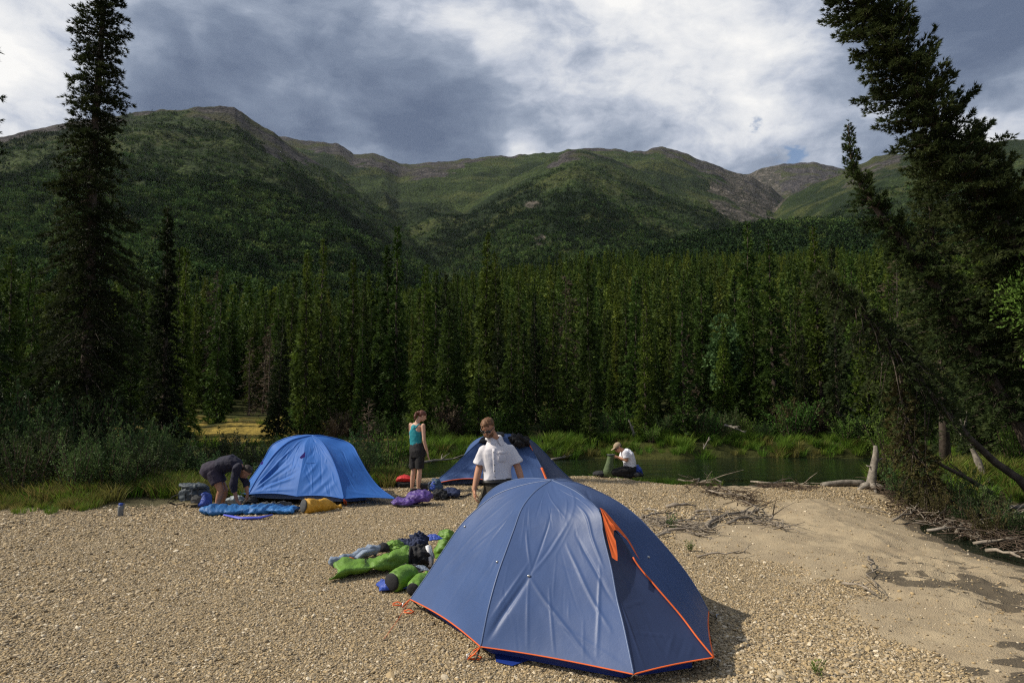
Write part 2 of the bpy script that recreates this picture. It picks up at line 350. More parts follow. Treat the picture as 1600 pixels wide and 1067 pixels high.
# ---- gravel bar material
def A(t, n):
    x = t.n('ShaderNodeAttribute'); x.attribute_name = n; return x.outputs['Fac']
def m_bar():
    m = bpy.data.materials.new('gravel_and_sand'); m.use_nodes = True; t = NT(m.node_tree)
    tc = t.n('ShaderNodeTexCoord'); v = tc.outputs['Object']
    def vor(sc, feat='F1'):
        x = t.n('ShaderNodeTexVoronoi'); x.inputs['Scale'].default_value = sc; x.feature = feat; t.l(v, x.inputs['Vector']); return x
    v1 = vor(34); v2 = vor(75)
    sepc = t.n('ShaderNodeSeparateColor'); t.l(v1.outputs['Color'], sepc.inputs[0])
    peb = t.ramp(sepc.outputs[0], [(0.0, (.15, .115, .068)), (.25, (.28, .21, .118)), (.5, (.38, .285, .157)), (.72, (.46, .34, .18)), (.9, (.33, .28, .21)), (1.0, (.60, .50, .34))])
    sp2 = t.n('ShaderNodeSeparateColor'); t.l(v2.outputs['Color'], sp2.inputs[0])
    peb2 = t.ramp(sp2.outputs[1], [(0.0, (.17, .13, .08)), (.5, (.32, .25, .15)), (1.0, (.48, .38, .24))])
    peb = t.mix(.45, peb, peb2)
    crack = t.sstep(v1.outputs['Distance'], .34, .62)
    peb = t.mix(t.math('MULTIPLY', crack, .5), peb, (.07, .056, .04))
    big = t.noise(v, .5, 5, .6); peb = t.mix(t.math('MULTIPLY', t.sstep(big, .35, .7), .35), peb, (.37, .285, .17))
    sn = t.noise(v, 2.2, 6, .62); sn2 = t.noise(v, 90, 3, .6)
    sand = t.mix(t.sstep(sn, .3, .72), (.30, .235, .15), (.40, .32, .205))
    sand = t.mix(t.math('MULTIPLY', sn2, .35), sand, (.22, .17, .11))
    sf = t.n('ShaderNodeMapRange'); t.l(t.math('ADD', A(t, 'sand'), t.math('MULTIPLY', t.math('SUBTRACT', t.noise(v, 7, 4, .7), .5), .6)), sf.inputs[0]); sf.inputs[1].default_value = .4; sf.inputs[2].default_value = .6
    c = t.mix(sf.outputs[0], peb, sand)
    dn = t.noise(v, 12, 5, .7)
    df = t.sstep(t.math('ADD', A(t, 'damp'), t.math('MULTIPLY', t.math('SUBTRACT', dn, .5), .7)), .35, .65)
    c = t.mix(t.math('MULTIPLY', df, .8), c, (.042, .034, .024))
    c = t.mix(A(t, 'soil'), c, t.mix(t.noise(v, 3, 4, .6), (.035, .035, .012), (.09, .075, .03)))
    b = t.n('ShaderNodeBsdfPrincipled'); t.l(c, b.inputs['Base Color']); b.inputs['Roughness'].default_value = .85; b.inputs['Specular IOR Level'].default_value = .3
    hgt = t.math('MULTIPLY', t.math('SUBTRACT', 1.0, v1.outputs['Distance']), t.math('SUBTRACT', 1.0, sf.outputs[0]))
    hgt = t.math('ADD', hgt, t.math('MULTIPLY', t.math('SUBTRACT', 1.0, v2.outputs['Distance']), .35))
    hgt = t.math('ADD', hgt, t.math('MULTIPLY', t.noise(v, 14, 6, .7), .6))
    bn = t.n('ShaderNodeBump'); bn.inputs['Strength'].default_value = .9; bn.inputs['Distance'].default_value = .022; t.l(hgt, bn.inputs['Height']); t.l(bn.outputs[0], b.inputs['Normal'])
    o = t.n('ShaderNodeOutputMaterial'); t.l(b.outputs[0], o.inputs[0]); return m
me, x, y, z = grid_mesh('gravel_bar', AZ, R1)
attr(me, 'sand', sandmask(x, y)); attr(me, 'damp', np.maximum(damp_shade_mask(x, y), 1 - ss(z, WATER_Z - .02, WATER_Z + .10)))  # damp holds wet ground plus the painted ripple shade
soil = ss(y - 11.5 - .55 * (fbm(x * 1.2, y * 1.2, 3, 55) - .5) * 2 - .10 * (x + 11), -.1, .5) * ss(-x, 2.9, 4.2) + ss(x, 8.2, 9.2) * ss(y, 11.5, 13)
attr(me, 'soil', np.clip(soil, 0, 1))
tag(link('gravel_bar', me, m_bar()), kind='structure')
# ---- far bank / forest floor
def m_floor():
    m = bpy.data.materials.new('forest_floor'); m.use_nodes = True; t = NT(m.node_tree)
    tc = t.n('ShaderNodeTexCoord'); v = tc.outputs['Object']
    c = t.ramp(t.noise(v, .35, 6, .65), [(.3, (.02, .022, .008)), (.5, (.045, .05, .014)), (.7, (.075, .075, .02))])
    och = t.mix(t.sstep(t.noise(v, 2.5, 5, .75), .35, .65), (.12, .095, .025), (.36, .26, .06))
    c = t.mix(A(t, 'moss'), c, och)
    b = t.n('ShaderNodeBsdfPrincipled'); t.l(c, b.inputs['Base Color']); b.inputs['Roughness'].default_value = .95; b.inputs['Specular IOR Level'].default_value = .1
    bn = t.n('ShaderNodeBump'); bn.inputs['Strength'].default_value = 1; bn.inputs['Distance'].default_value = .15; t.l(t.noise(v, 3, 6, .7), bn.inputs['Height']); t.l(bn.outputs[0], b.inputs['Normal'])
    o = t.n('ShaderNodeOutputMaterial'); t.l(b.outputs[0], o.inputs[0]); return m
me, x, y, z = grid_mesh('far_bank', AZ, R2)
MOSS = [(-9.8, 27.0, 4.6, 2.6), (-15.5, 27, 2.0, 2.5), (-15.8, 34, 1.6, 3), (-22, 29, 2.5, 3), (-12.0, 32, 2.5, 3)]
def mossm(x, y):
    v = 0
    for a, b, c, d in MOSS: v = v + np.exp(-((x - a) ** 2 / c ** 2 + (y - b) ** 2 / d ** 2))
    return ss(v + (fbm(x * .8, y * .8, 4, 61) - .5) * 1.6, .45, .8)
attr(me, 'moss', mossm(x, y))
tag(link('far_bank', me, m_floor()), kind='structure')
# ---- mountains
me, x, y, z = grid_mesh('mountains', AZ, R3)
nn = len(R3); mm = len(AZ); r = np.hypot(x, y); az = np.arctan2(x, y)
gx = np.gradient(z, axis=0) / np.gradient(r, axis=0); gy = np.gradient(z, axis=1) / (np.gradient(az, axis=1) * r)
slope = np.hypot(gx, gy)
te = (z - CAMZ) / r
def mtn_masks(x, y, z, slope):
    n = fbm(x / 420, y / 420, 5, 101); n2 = fbm(x / 90, y / 90, 4, 102)
    r = np.hypot(x, y); az = np.arctan2(x, y)
    te = z / r
    crest = np.max([np.interp(az, A, T) for _, _, _, A, T, _, _ in RC], axis=0)
    wdt = np.interp(az, [-.8, -.45, -.33, -.28, -.12, 0, .10, .20, .30, .36, .45, .6], [.0, .010, .024, .028, .032, .014, .012, .028, .034, .060, .022, .014])
    rock = ss(te - crest + wdt + (n - .5) * .07 + (n2 - .5) * .035, 0, .014) * (r > 900)
    # outcrops and cliffs
    oc = np.exp(-((az - .042) / .012) ** 2 - ((te - .232) / .010) ** 2) + .8 * np.exp(-((az - .03) / .02) ** 2 - ((te - .285) / .008) ** 2)
    gor = np.exp(-((az - .34) / .065) ** 2) * ss(te, .20, .27) * (1 - ss(te, .315, .345))
    cliff = .8 * ss(gor * (0.1 + 1.5 * n2) * (.4 + 1.2 * n), .42, .72) + oc
    return rock, cliff, n, n2
rock, cliff, n, n2 = mtn_masks(x, y, z, slope)
attr(me, 'rock', rock); attr(me, 'cliff', cliff)
stand_shade = np.maximum(ss(fbm(x / 260 + .3, y / 260, 5, 111), .50, .60), ss(az, .36, .42) * ss(fbm(x / 200, y / 200, 4, 117), .40, .52))  # dark spruce stands whose colour also carries cloud shadow
attr(me, 'stand_shade', stand_shade)
def m_mtn():
    m = bpy.data.materials.new('mountain_slopes'); m.use_nodes = True; t = NT(m.node_tree)
    tc = t.n('ShaderNodeTexCoord'); v = tc.outputs['Object']
    n1 = t.noise(v, .012, 8, .68); n2 = t.noise(v, .022, 10, .74, .5); n3 = t.noise(v, .0045, 8, .68)
    g = t.ramp(n1, [(.3, (.016, .027, .011)), (.5, (.038, .058, .019)), (.7, (.078, .105, .034))])
    g = t.mix(t.math('MULTIPLY', A(t, 'stand_shade'), .75), g, (.012, .022, .010))  # slopes darkened in the colour, partly as painted cloud shadow
    g = t.mix(t.math('MULTIPLY', t.sstep(n3, .50, .60), .65), g, (.085, .095, .032))
    vor = t.n('ShaderNodeTexVoronoi'); vor.inputs['Scale'].default_value = .11; t.l(v, vor.inputs['Vector'])
    g = t.mix(t.math('MULTIPLY', t.sstep(vor.outputs['Distance'], .25, .75), .6), g, (.008, .014, .006))
    rk = t.ramp(n2, [(.36, (.018, .018, .020)), (.5, (.048, .044, .045)), (.62, (.10, .09, .085))])
    tun = t.ramp(n1, [(.3, (.026, .033, .014)), (.55, (.05, .056, .024)), (.75, (.075, .060, .042))])
    rk = t.mix(t.sstep(t.noise(v, .006, 6, .65), .46, .6), rk, tun)
    rf = t.sstep(t.math('ADD', A(t, 'rock'), t.math('MULTIPLY', t.math('SUBTRACT', n2, .5), .8)), .35, .65)
    c = t.mix(rf, g, rk)
    cl = t.ramp(t.noise(v, .03, 10, .78, .8), [(.38, (.018, .022, .013)), (.5, (.06, .055, .045)), (.60, (.15, .13, .11)), (.70, (.30, .27, .23))])
    cf = t.sstep(t.math('ADD', A(t, 'cliff'), t.math('MULTIPLY', t.math('SUBTRACT', n2, .5), 1.2)), .4, .6)
    c = t.mix(cf, c, cl)
    b = t.n('ShaderNodeBsdfPrincipled'); t.l(c, b.inputs['Base Color']); b.inputs['Roughness'].default_value = .95; b.inputs['Specular IOR Level'].default_value = .05
    bn = t.n('ShaderNodeBump'); bn.inputs['Strength'].default_value = 1; bn.inputs['Distance'].default_value = 9.0
    t.l(t.math('ADD', t.noise(v, .05, 8, .72), t.math('MULTIPLY', vor.outputs['Distance'], -.6)), bn.inputs['Height']); t.l(bn.outputs[0], b.inputs['Normal'])
    o = t.n('ShaderNodeOutputMaterial'); t.l(b.outputs[0], o.inputs[0]); return m
tag(link('mountains', me, m_mtn()), kind='structure')
# ---- river
def m_water():
    m = bpy.data.materials.new('river_water'); m.use_nodes = True; t = NT(m.node_tree)
    tc = t.n('ShaderNodeTexCoord'); mp = t.n('ShaderNodeMapping'); mp.inputs['Scale'].default_value = (1.0, 2.6, 1); t.l(tc.outputs['Object'], mp.inputs[0]); v = mp.outputs[0]
    b = t.n('ShaderNodeBsdfPrincipled'); b.inputs['Roughness'].default_value = .06; b.inputs['IOR'].default_value = 1.33
    t.l(t.mix(t.noise(v, .25, 4), (.004, .008, .005), (.010, .018, .009)), b.inputs['Base Color'])
    h = t.math('ADD', t.noise(v, 1.6, 5, .6, .5), t.math('MULTIPLY', t.noise(v, .45, 3, .5, 1.0), 1.5))
    bn = t.n('ShaderNodeBump'); bn.inputs['Strength'].default_value = .35; bn.inputs['Distance'].default_value = .05; t.l(h, bn.inputs['Height']); t.l(bn.outputs[0], b.inputs['Normal'])
    o = t.n('ShaderNodeOutputMaterial'); t.l(b.outputs[0], o.inputs[0]); return m
mb = MB(); mb.add([(-160, -60, WATER_Z), (120, -60, WATER_Z), (120, 45, WATER_Z), (-160, 45, WATER_Z)], [(0, 1, 2, 3)])
tag(mb.build('river', m_water()), kind='structure')
# ================================================================ VEGETATION
RG = np.random.default_rng(7)
def nrm(a): return a / (np.linalg.norm(a, axis=-1, keepdims=True) + 1e-9)
def spray(O, D, L, Wd, K, spread, rg, up=0.0):
    """K narrow leaf-sized triangles round each origin O along axis D"""
    n = len(O); O2 = np.repeat(O, K, 0); D2 = nrm(np.repeat(D, K, 0) + rg.normal(0, spread, (n * K, 3)) + np.array([0, 0, up]))
    L2 = (np.repeat(L, K) if np.ndim(L) else np.full(n * K, L)) * rg.uniform(.65, 1.2, n * K)
    W2 = (np.repeat(Wd, K) if np.ndim(Wd) else np.full(n * K, Wd))
    S = nrm(np.cross(D2, rg.normal(0, 1, (n * K, 3))))
    O2 = O2 + D2 * (rg.uniform(0, .35, n * K) * L2)[:, None]
    V = np.stack([O2 - S * W2[:, None] * .5, O2 + S * W2[:, None] * .5, O2 + D2 * L2[:, None]], 1).reshape(-1, 3)
    return V, np.arange(len(V)).reshape(-1, 3)
def leaves(O, D, L, Wd, rg, spread=.5):
    """diamond leaves (2 triangles as a quad)"""
    n = len(O); D2 = nrm(D + rg.normal(0, spread, (n, 3))); S = nrm(np.cross(D2, rg.normal(0, 1, (n, 3)))); L = L * rg.uniform(.6, 1.25, n); Wd = Wd * rg.uniform(.7, 1.2, n)
    V = np.stack([O, O + D2 * (L * .5)[:, None] + S * (Wd * .5)[:, None], O + D2 * L[:, None], O + D2 * (L * .5)[:, None] - S * (Wd * .5)[:, None]], 1).reshape(-1, 3)
    return V, np.arange(len(V)).reshape(-1, 4)
def axis_frame(pts, u):
    pts = np.asarray(pts, float); seg = np.linalg.norm(np.diff(pts, axis=0), axis=1); cs = np.concatenate([[0], np.cumsum(seg)]); tt = u * cs[-1]
    p = np.stack([np.interp(tt, cs, pts[:, k]) for k in range(3)], -1)
    q = np.stack([np.interp(np.minimum(tt + .15, cs[-1]), cs, pts[:, k]) for k in range(3)], -1); q0 = np.stack([np.interp(np.maximum(tt - .15, 0), cs, pts[:, k]) for k in range(3)], -1)
    return p, nrm(q - q0), cs[-1]
def spruce(axis, Lmax, nb, seed, u0=.08, step=.10, tl=.13, tw=.035, K=5, droop=.35, up=.15, power=.8, clump=.5, wid=.34, gap=0.0, upright=0.0, side=None):
    """crown triangles + branch sticks of a spruce grown along an axis polyline"""
    rg = np.random.default_rng(seed)
    u = u0 + (1 - u0) * (np.arange(nb) + rg.uniform(0, 1, nb)) / nb; p, T, H = axis_frame(axis, u)
    ph = rg.uniform(0, 2 * math.pi, nb)
    ref = np.array([0, 1.0, 0]); e1 = nrm(np.cross(T, ref)); e2 = np.cross(T, e1)
    d = np.cos(ph)[:, None] * e1 + np.sin(ph)[:, None] * e2
    prof = np.minimum(1, ((1 - u) / (1 - u0)) ** power * 1.04) * ss(u, u0 - .12, u0 + .10)
    cl = fbm(u * H * 1.1 + 3 * seed, ph * .9, 3, seed)
    L = Lmax * prof * (1 - clump + 2 * clump * cl) * rg.uniform(.6, 1.15, nb) + .10
    if side is not None: L = L * (1 + .35 * (d @ np.asarray(side, float)))
    if gap: L = np.where(rg.random(nb) < gap, L * .3, L)
    el = up + .75 * u ** 3 - .30 * (1 - u)
    d = nrm(d + T * el[:, None] + np.array([0, 0, upright]))
    m = np.maximum(2, (L / step * 2.1).astype(int)); idx = np.repeat(np.arange(nb), m); N = len(idx)
    s = rg.uniform(0, 1, N) ** .7; Ls = L[idx]; lat = nrm(np.cross(d[idx], np.array([0, 0, 1.0]))); sg = np.sign(rg.normal(0, 1, N))
    off = sg * rg.uniform(0, 1, N) * wid * Ls * (1.05 - s) * np.minimum(1, s * 4)
    O = p[idx] + d[idx] * (s * Ls)[:, None] + lat * off[:, None]
    O[:, 2] += -droop * (s ** 1.6) * Ls + .10 * droop * Ls * np.maximum(0, s - .8) * 5 - .10 * np.abs(off) + rg.normal(0, .02, N)
    ax = nrm(d[idx] * .8 + lat * (sg * .9 * (1 - s * .5))[:, None] + rg.normal(0, .25, (N, 3)))
    kk = .40 + .60 * np.clip(Ls / (.40 * Lmax), 0, 1)
    V, Fc = spray(O, ax, tl * kk, tw * (.6 + .4 * kk), K, .34, rg)
    # branch sticks: slim tapering triangles prisms
    tip = p + d * (L * .9)[:, None]; tip[:, 2] -= droop * .8 * L; mid = p + d * (L * .5)[:, None]; mid[:, 2] -= droop * .3 * L
    return V, Fc, (p, mid, tip, L)
def sticks(data, w=.018, mx=None):
    p, mid, tip, L = data
    if mx: p, mid, tip, L = p[::mx], mid[::mx], tip[::mx], L[::mx]
    n = len(p); V = []; lat = nrm(np.cross(tip - p, np.array([0, 0, 1.0]))); upv = np.tile([0, 0, 1.0], (n, 1)); W_ = w * (.4 + L / (L.max() + 1e-6))
    for c, k in ((p, 1.0), (mid, .65), (tip, .15)):
        for a in range(3):
            an = 2 * math.pi * a / 3; V.append(c + (lat * math.cos(an) + upv * math.sin(an)) * (W_ * k)[:, None])
    V = np.stack(V, 1).reshape(-1, 3); Fs = []
    for i in range(2):
        for a in range(3):
            b = (a + 1) % 3; Fs.append([i * 3 + a, i * 3 + b, i * 3 + 3 + b, i * 3 + 3 + a])
    Fc = (np.arange(n)[:, None, None] * 9 + np.array(Fs)[None]).reshape(-1, 4)
    return V, Fc
def trunk_mesh(name, axis, r, stick=None, n=9):
    mb = MB(); P_ = [Vector(p) for p in axis]; rr = [max(.012, r * (1 - i / (len(P_) - 1)) ** .8) for i in range(len(P_))]; rr[0] *= 1.25
    mb.tube(P_, rr, n)
    if stick is not None:
        V, Fc = stick; mb.add([tuple(v) for v in V], [tuple(f) for f in Fc])
    return mb.mesh(name)
def vaxis(h, lean=(0, 0), wob=.02, seed=0, n=9):
    rg = random.Random(seed); return [(lean[0] * h * (i / (n - 1)) ** 1.2 + rg.uniform(-wob, wob) * h * .3, lean[1] * h * (i / (n - 1)) + rg.uniform(-wob, wob) * h * .3, h * i / (n - 1)) for i in range(n)]
BARK = M_simple('spruce_bark', (.075, .060, .048), .9, .4, 9, .8, 40, spec=.1)
GREYBARK = M_simple('weathered_wood', (.21, .185, .155), .85, .4, 12, .6, 60, spec=.2)
DRIFT = M_simple('driftwood', (.23, .195, .155), .9, .45, 10, .8, 70, spec=.15)
DARKTWIG = M_simple('dark_twigs', (.075, .055, .04), .9, .5, 10, .5, 60, spec=.1)
G_NEAR = M_foliage('spruce_needles_dark', (.013, .020, .008), (.024, .036, .012), (.042, .058, .018), 1.6)
G_LEAN = M_foliage('spruce_needles_olive', (.021, .034, .012), (.044, .064, .020), (.092, .118, .038), 1.6)
G_MID = M_foliage('spruce_needles', (.024, .044, .009), (.054, .090, .016), (.115, .165, .028), 1.0, .35, .18, .035)
G_MID2 = M_foliage('spruce_needles_yellowish', (.040, .064, .010), (.086, .122, .017), (.165, .205, .032), .8, .3, .18)
G_BROWN = M_foliage('dead_needles', (.05, .038, .024), (.085, .062, .04), (.13, .10, .065), 1.2, .2, .1, .01)
G_BUSH = M_foliage('willow_leaves', (.026, .050, .017), (.060, .10, .030), (.13, .19, .065), 1.4, .3, .3, .05)
G_BUSHL = M_foliage('light_green_leaves', (.05, .10, .02), (.09, .17, .03), (.16, .26, .05), 1.3, .2, .35, .04)
G_GRASS = M_foliage('grass_blades', (.06, .11, .012), (.11, .19, .022), (.18, .27, .04), .8, .2, .35)
G_DRY = M_foliage('dry_grass', (.09, .085, .02), (.16, .15, .04), (.24, .21, .07), .8, .2, .35)
G_RUST = M_foliage('rusty_needles', (.032, .030, .011), (.060, .054, .018), (.10, .085, .030), 1.2, .2, .2, .02)
def grow_tree(name, label, cat, pos, axis, crown_meshes, trunk_me, group=None, rz=0.0, sc=1.0):
    """crown_meshes: [(mesh, material, part name)]"""
    t = thing(name, label, cat, pos, rz, group); t.scale = (sc, sc, sc)
    link('trunk', trunk_me, BARK, t)
    for me, mt, nm in crown_meshes: link(nm, me, mt, t, smooth=False)
    return t
def make_spruce(name, label, pos, axis, Lmax, nb, seed, mat, r=.12, group=None, extra=None, **k):
    V, Fc, st = spruce(axis, Lmax, nb, seed, **k)
    tm = trunk_mesh('trunk', axis, r, sticks(st, .014))
    return grow_tree(name, label, 'tree', pos, axis, [(npmesh('crown', V, Fc), mat, 'crown')] + (extra or []), tm, group)
# ---- the tall spruces on the left
def P3(px, py, Y): return at(px, py, Y)
b = at(128, 690, 17); b.z = gz(b.x, b.y)
top = at(172, -210, 17.5)
ax = [(0, 0, 0)] + [((top - b).x * u ** .9 + .05 * math.sin(9 * u), (top - b).y * u, (top - b).z * u) for u in np.linspace(.1, 1, 12)]
make_spruce('tall_spruce', 'tallest dark spruce on the left, reaching out of the top of the photo', b, ax, 1.22, 900, 4, G_NEAR, .17, step=.06, tl=.10, tw=.020, K=9, droop=.5, power=.78, clump=.6, wid=.36, u0=.03)
b = at(258, 690, 19); b.z = gz(b.x, b.y); top = at(262, 326, 19); hh = (top - b).z
ax = [((top - b).x * u, 0, hh * u) for u in np.linspace(0, 1, 10)]
make_spruce('slim_spruce', 'slim dark pointed spruce just right of the tallest spruce', b, ax, .58, 400, 9, G_NEAR, .10, group=None, step=.06, tl=.10, tw=.022, K=9, droop=.45, power=.8, clump=.5, wid=.36, u0=.02)
b = at(-62, 690, 15); b.z = gz(b.x, b.y); top = at(-48, -420, 15); hh = (top - b).z
ax = [((top - b).x * u, 0, hh * u) for u in np.linspace(0, 1, 12)]
make_spruce('edge_spruce', 'dark spruce cut off by the left edge, only its branch tips showing', b, ax, .70, 560, 12, G_NEAR, .17, step=.08, tl=.10, tw=.024, K=9, droop=.4, power=.45, clump=.9, wid=.36, u0=.03)
# ---- the leaning spruces on the right
def lean_axis(pts): return [tuple(at(*p)) for p in pts]
def lean(name, label, pts, Lmax, nb, seed, mat, r, **k):
    ax = lean_axis(pts); b = Vector(ax[0]); ax = [tuple(Vector(p) - b) for p in ax]
    return make_spruce(name, label, b, ax, Lmax, nb, seed, mat, r, **k)
gB = gr(1785, 770, 0.1)
lean('leaning_spruce', 'big spruce leaning far to the left across the top right of the sky',
     [(1760, 745, 13), (1725, 640, 13), (1670, 520, 13), (1615, 430, 13), (1560, 345, 12.9), (1510, 270, 12.8), (1460, 190, 12.7), (1410, 105, 12.6), (1365, 35, 12.5), (1320, -40, 12.4), (1270, -120, 12.3)],
     1.12, 1000, 21, G_LEAN, .19, step=.058, tl=.085, tw=.019, K=10, droop=.22, power=.42, clump=.7, wid=.42, u0=.16, up=.25, upright=.28, gap=.12)
lean('leaning_spruce', 'curved spruce with a thin upright tip, left of the big leaning spruce',
     [(1640, 760, 13.6), (1590, 660, 13.7), (1530, 560, 13.8), (1470, 460, 13.9), (1420, 390, 14), (1375, 335, 14), (1345, 290, 14), (1330, 245, 14), (1325, 196, 14)],
     0.85, 430, 22, G_LEAN, .13, step=.065, tl=.085, tw=.019, K=10, droop=.3, power=.85, clump=.6, wid=.38, u0=.15, up=.25, upright=.2)
lean('leaning_spruce', 'low dark spruce trunk slanting over the grassy spit, its branches hanging down',
     [(1622, 782, 12.9), (1592, 748, 12.9), (1555, 722, 12.9), (1512, 682, 12.9), (1465, 630, 12.8), (1420, 575, 12.8), (1375, 520, 12.7), (1335, 475, 12.6), (1300, 440, 12.6), (1278, 422, 12.6)],
     0.80, 290, 23, G_LEAN, .082, step=.08, tl=.085, tw=.019, K=9, droop=1.0, power=.35, clump=.8, wid=.40, u0=.40, up=.05, upright=-.1, gap=.35)
lean('leaning_spruce', 'nearly upright spruce standing under the big leaning spruce',
     [(1478, 745, 15.5), (1474, 640, 15.5), (1468, 520, 15.5), (1460, 400, 15.5), (1452, 300, 15.5), (1446, 200, 15.5)],
     .95, 380, 24, G_LEAN, .11, step=.075, tl=.09, tw=.020, K=9, droop=.4, power=.5, clump=.75, wid=.36, u0=.28)
lean('fallen_spruce', 'small rusty spruce with brownish hanging branches, beside the white stump',
     [(1490, 790, 12.6), (1470, 772, 12.6), (1448, 745, 12.5), (1430, 712, 12.5), (1418, 672, 12.5), (1410, 630, 12.5), (1406, 585, 12.5)],
     .36, 130, 25, G_RUST, .05, step=.05, tl=.075, tw=.018, K=7, droop=.95, power=.5, clump=.6, wid=.42, u0=.2, up=0, upright=-.2)
for i, (px, py0, py1, Y, L, lab) in enumerate([(1600, 745, 410, 17, .85, 'broad dark spruce behind the big leaning one at the right edge'), (1560, 735, 520, 19, 1.35, 'dark spruce standing behind the slanting trunk on the spit'), (1655, 745, 300, 16, .9, 'tall dark spruce partly cut off by the right edge'), (1418, 700, 470, 27, 1.2, 'short bushy spruce above the river behind the white stump')]):
    lean('bank_spruce', lab, [(px + 6 * math.sin(k), py0 + (py1 - py0) * k / 7, Y) for k in range(8)], L, 300, 40 + i, G_LEAN if i != 3 else G_MID, .13, step=.10, tl=.12, tw=.028, K=7, droop=.5, power=.7, clump=.8, wid=.38, u0=.14)
# ---- the spruces of the forest wall
rg = np.random.default_rng(11)
protos = []
for i in range(9):
    h = 8.0; ax = vaxis(h, (rg.uniform(-.02, .02), 0), .01, i)
    if i < 7: V, Fc, st = spruce(ax, [.62, .70, .55, .80, .58, .66, .85][i], 330, 60 + i, step=.125, tl=.17, tw=.056, K=6, droop=.6, power=[1.1, .95, 1.3, 1.05, .9, 1.2, 1.0][i], clump=.85, wid=.42, u0=.03, gap=.10)
    else: V, Fc, st = spruce(ax, .8, 120, 60 + i, step=.2, tl=.22, tw=.05, K=3, droop=.7, power=.5, clump=.8, wid=.40, u0=.05, gap=.25)
    cm = npmesh('crown', V, Fc); cm.shade_flat(); tm = trunk_mesh('trunk', ax, .085, sticks(st, .012, 2), 6); protos.append((cm, tm))
lods = []
for i in range(5):
    h = 8.0; ax = vaxis(h, (rg.uniform(-.02, .02), 0), .01, i)
    V, Fc, st = spruce(ax, [.62, .70, .56, .78, .62][i], 130, 160 + i, step=.22, tl=.32, tw=.13, K=4, droop=.55, power=[1.2, 1.0, 1.35, 1.1, .95][i], clump=.8, wid=.40, u0=.03)
    cm = npmesh('crown', V, Fc); cm.shade_flat(); lods.append(cm)
FMATS = [G_MID, G_MID, G_MID, G_MID2, G_NEAR]
for m_ in FMATS: pass
inst = {}
def forest_tree(x, y, hgt, pi, mi, label, name='forest_spruce', group='spruces of the forest wall beyond the river'):
    z = gz(x, y) - .1; t = thing(name, label, 'tree', (x, y, z), rg.uniform(0, 6.28), group); s = hgt / 8.0; w = s * rg.uniform(.85, 1.15) if group else s
    w = .5 * w + .5 * max(.75, min(1.15, w)); t.scale = (w, w, s)
    key = (pi, mi)
    if key not in inst:
        c = protos[pi][0].copy(); c.materials.clear(); c.materials.append(mi); inst[key] = c
        protos[pi][1].materials.clear(); protos[pi][1].materials.append(BARK)
    for nm, me in (('trunk', protos[pi][1]), ('crown', inst[key])):
        o = bpy.data.objects.new(nm, me); COL.objects.link(o); o.parent = t
    return t
# trees one can pick out in the photo: (px, top py, depth, kind, label)
PICK = [(483, 395, 27.5, 0, 'dark spruce right of the slim spruce, standing taller than its neighbours behind the blue tent'), (505, 372, 28.5, 2, 'tall thin spruce behind the left blue tent, slightly right of its dark neighbour'), (622, 352, 29, 2, 'tallest narrow spruce above the person in the teal top'), (757, 362, 30.5, 3, 'tall full spruce above the man in the white shirt'), (776, 392, 30, 0, 'full spruce leaning against the tall one above the man in the white shirt'),
        (1167, 345, 33, 1, 'tallest broad spruce of the far bank right of the middle'), (1276, 352, 31, 6, 'tall yellowish spruce left of the curved leaning spruce'), (345, 415, 30, 5, 'pale spruce between the slim spruce and the left blue tent'), (862, 452, 28, 4, 'narrow spruce at the river edge above the kneeling person'), (990, 430, 28.5, 4, 'thin grey green spruce above the middle of the river'),
        (1068, 420, 29, 1, 'brownish narrow spruce beside the light green poplar'), (700, 440, 27, 3, 'low full spruce at the river edge behind the rear tent'), (918, 410, 29.5, 0, 'slim spruce right of the man in the white shirt, at the water'), (655, 455, 28, 5, 'short spruce just right of the person in the teal top')]
used = []
for px, ty, Y, k, lab in PICK:
    p = at(px, ty, Y); z0 = gz(p.x, p.y); forest_tree(p.x, p.y, p.z - z0, k, G_MID if k != 6 else G_MID2, lab, 'forest_spruce', None); used.append((p.x, p.y))
DEAD = [(578, 618, 20.5, 'small dead grey brown spruce between the blue tent and the person in the teal top', 7), (1072, 520, 28, 'dead bare spruce with grey brown branches above the river', 8), (1210, 470, 31, 'dead thin spruce right of the light green poplar', 7)]
for px, ty, Y, lab, k in DEAD:
    p = at(px, ty, Y); z0 = max(gz(p.x, p.y), -.2)
    if Y < 25: z0 = gz(p.x, p.y)
    forest_tree(p.x, p.y, p.z - z0, k, G_BROWN, lab, 'dead_spruce', None); used.append((p.x, p.y))
n = 0; tries = 0; wall = []
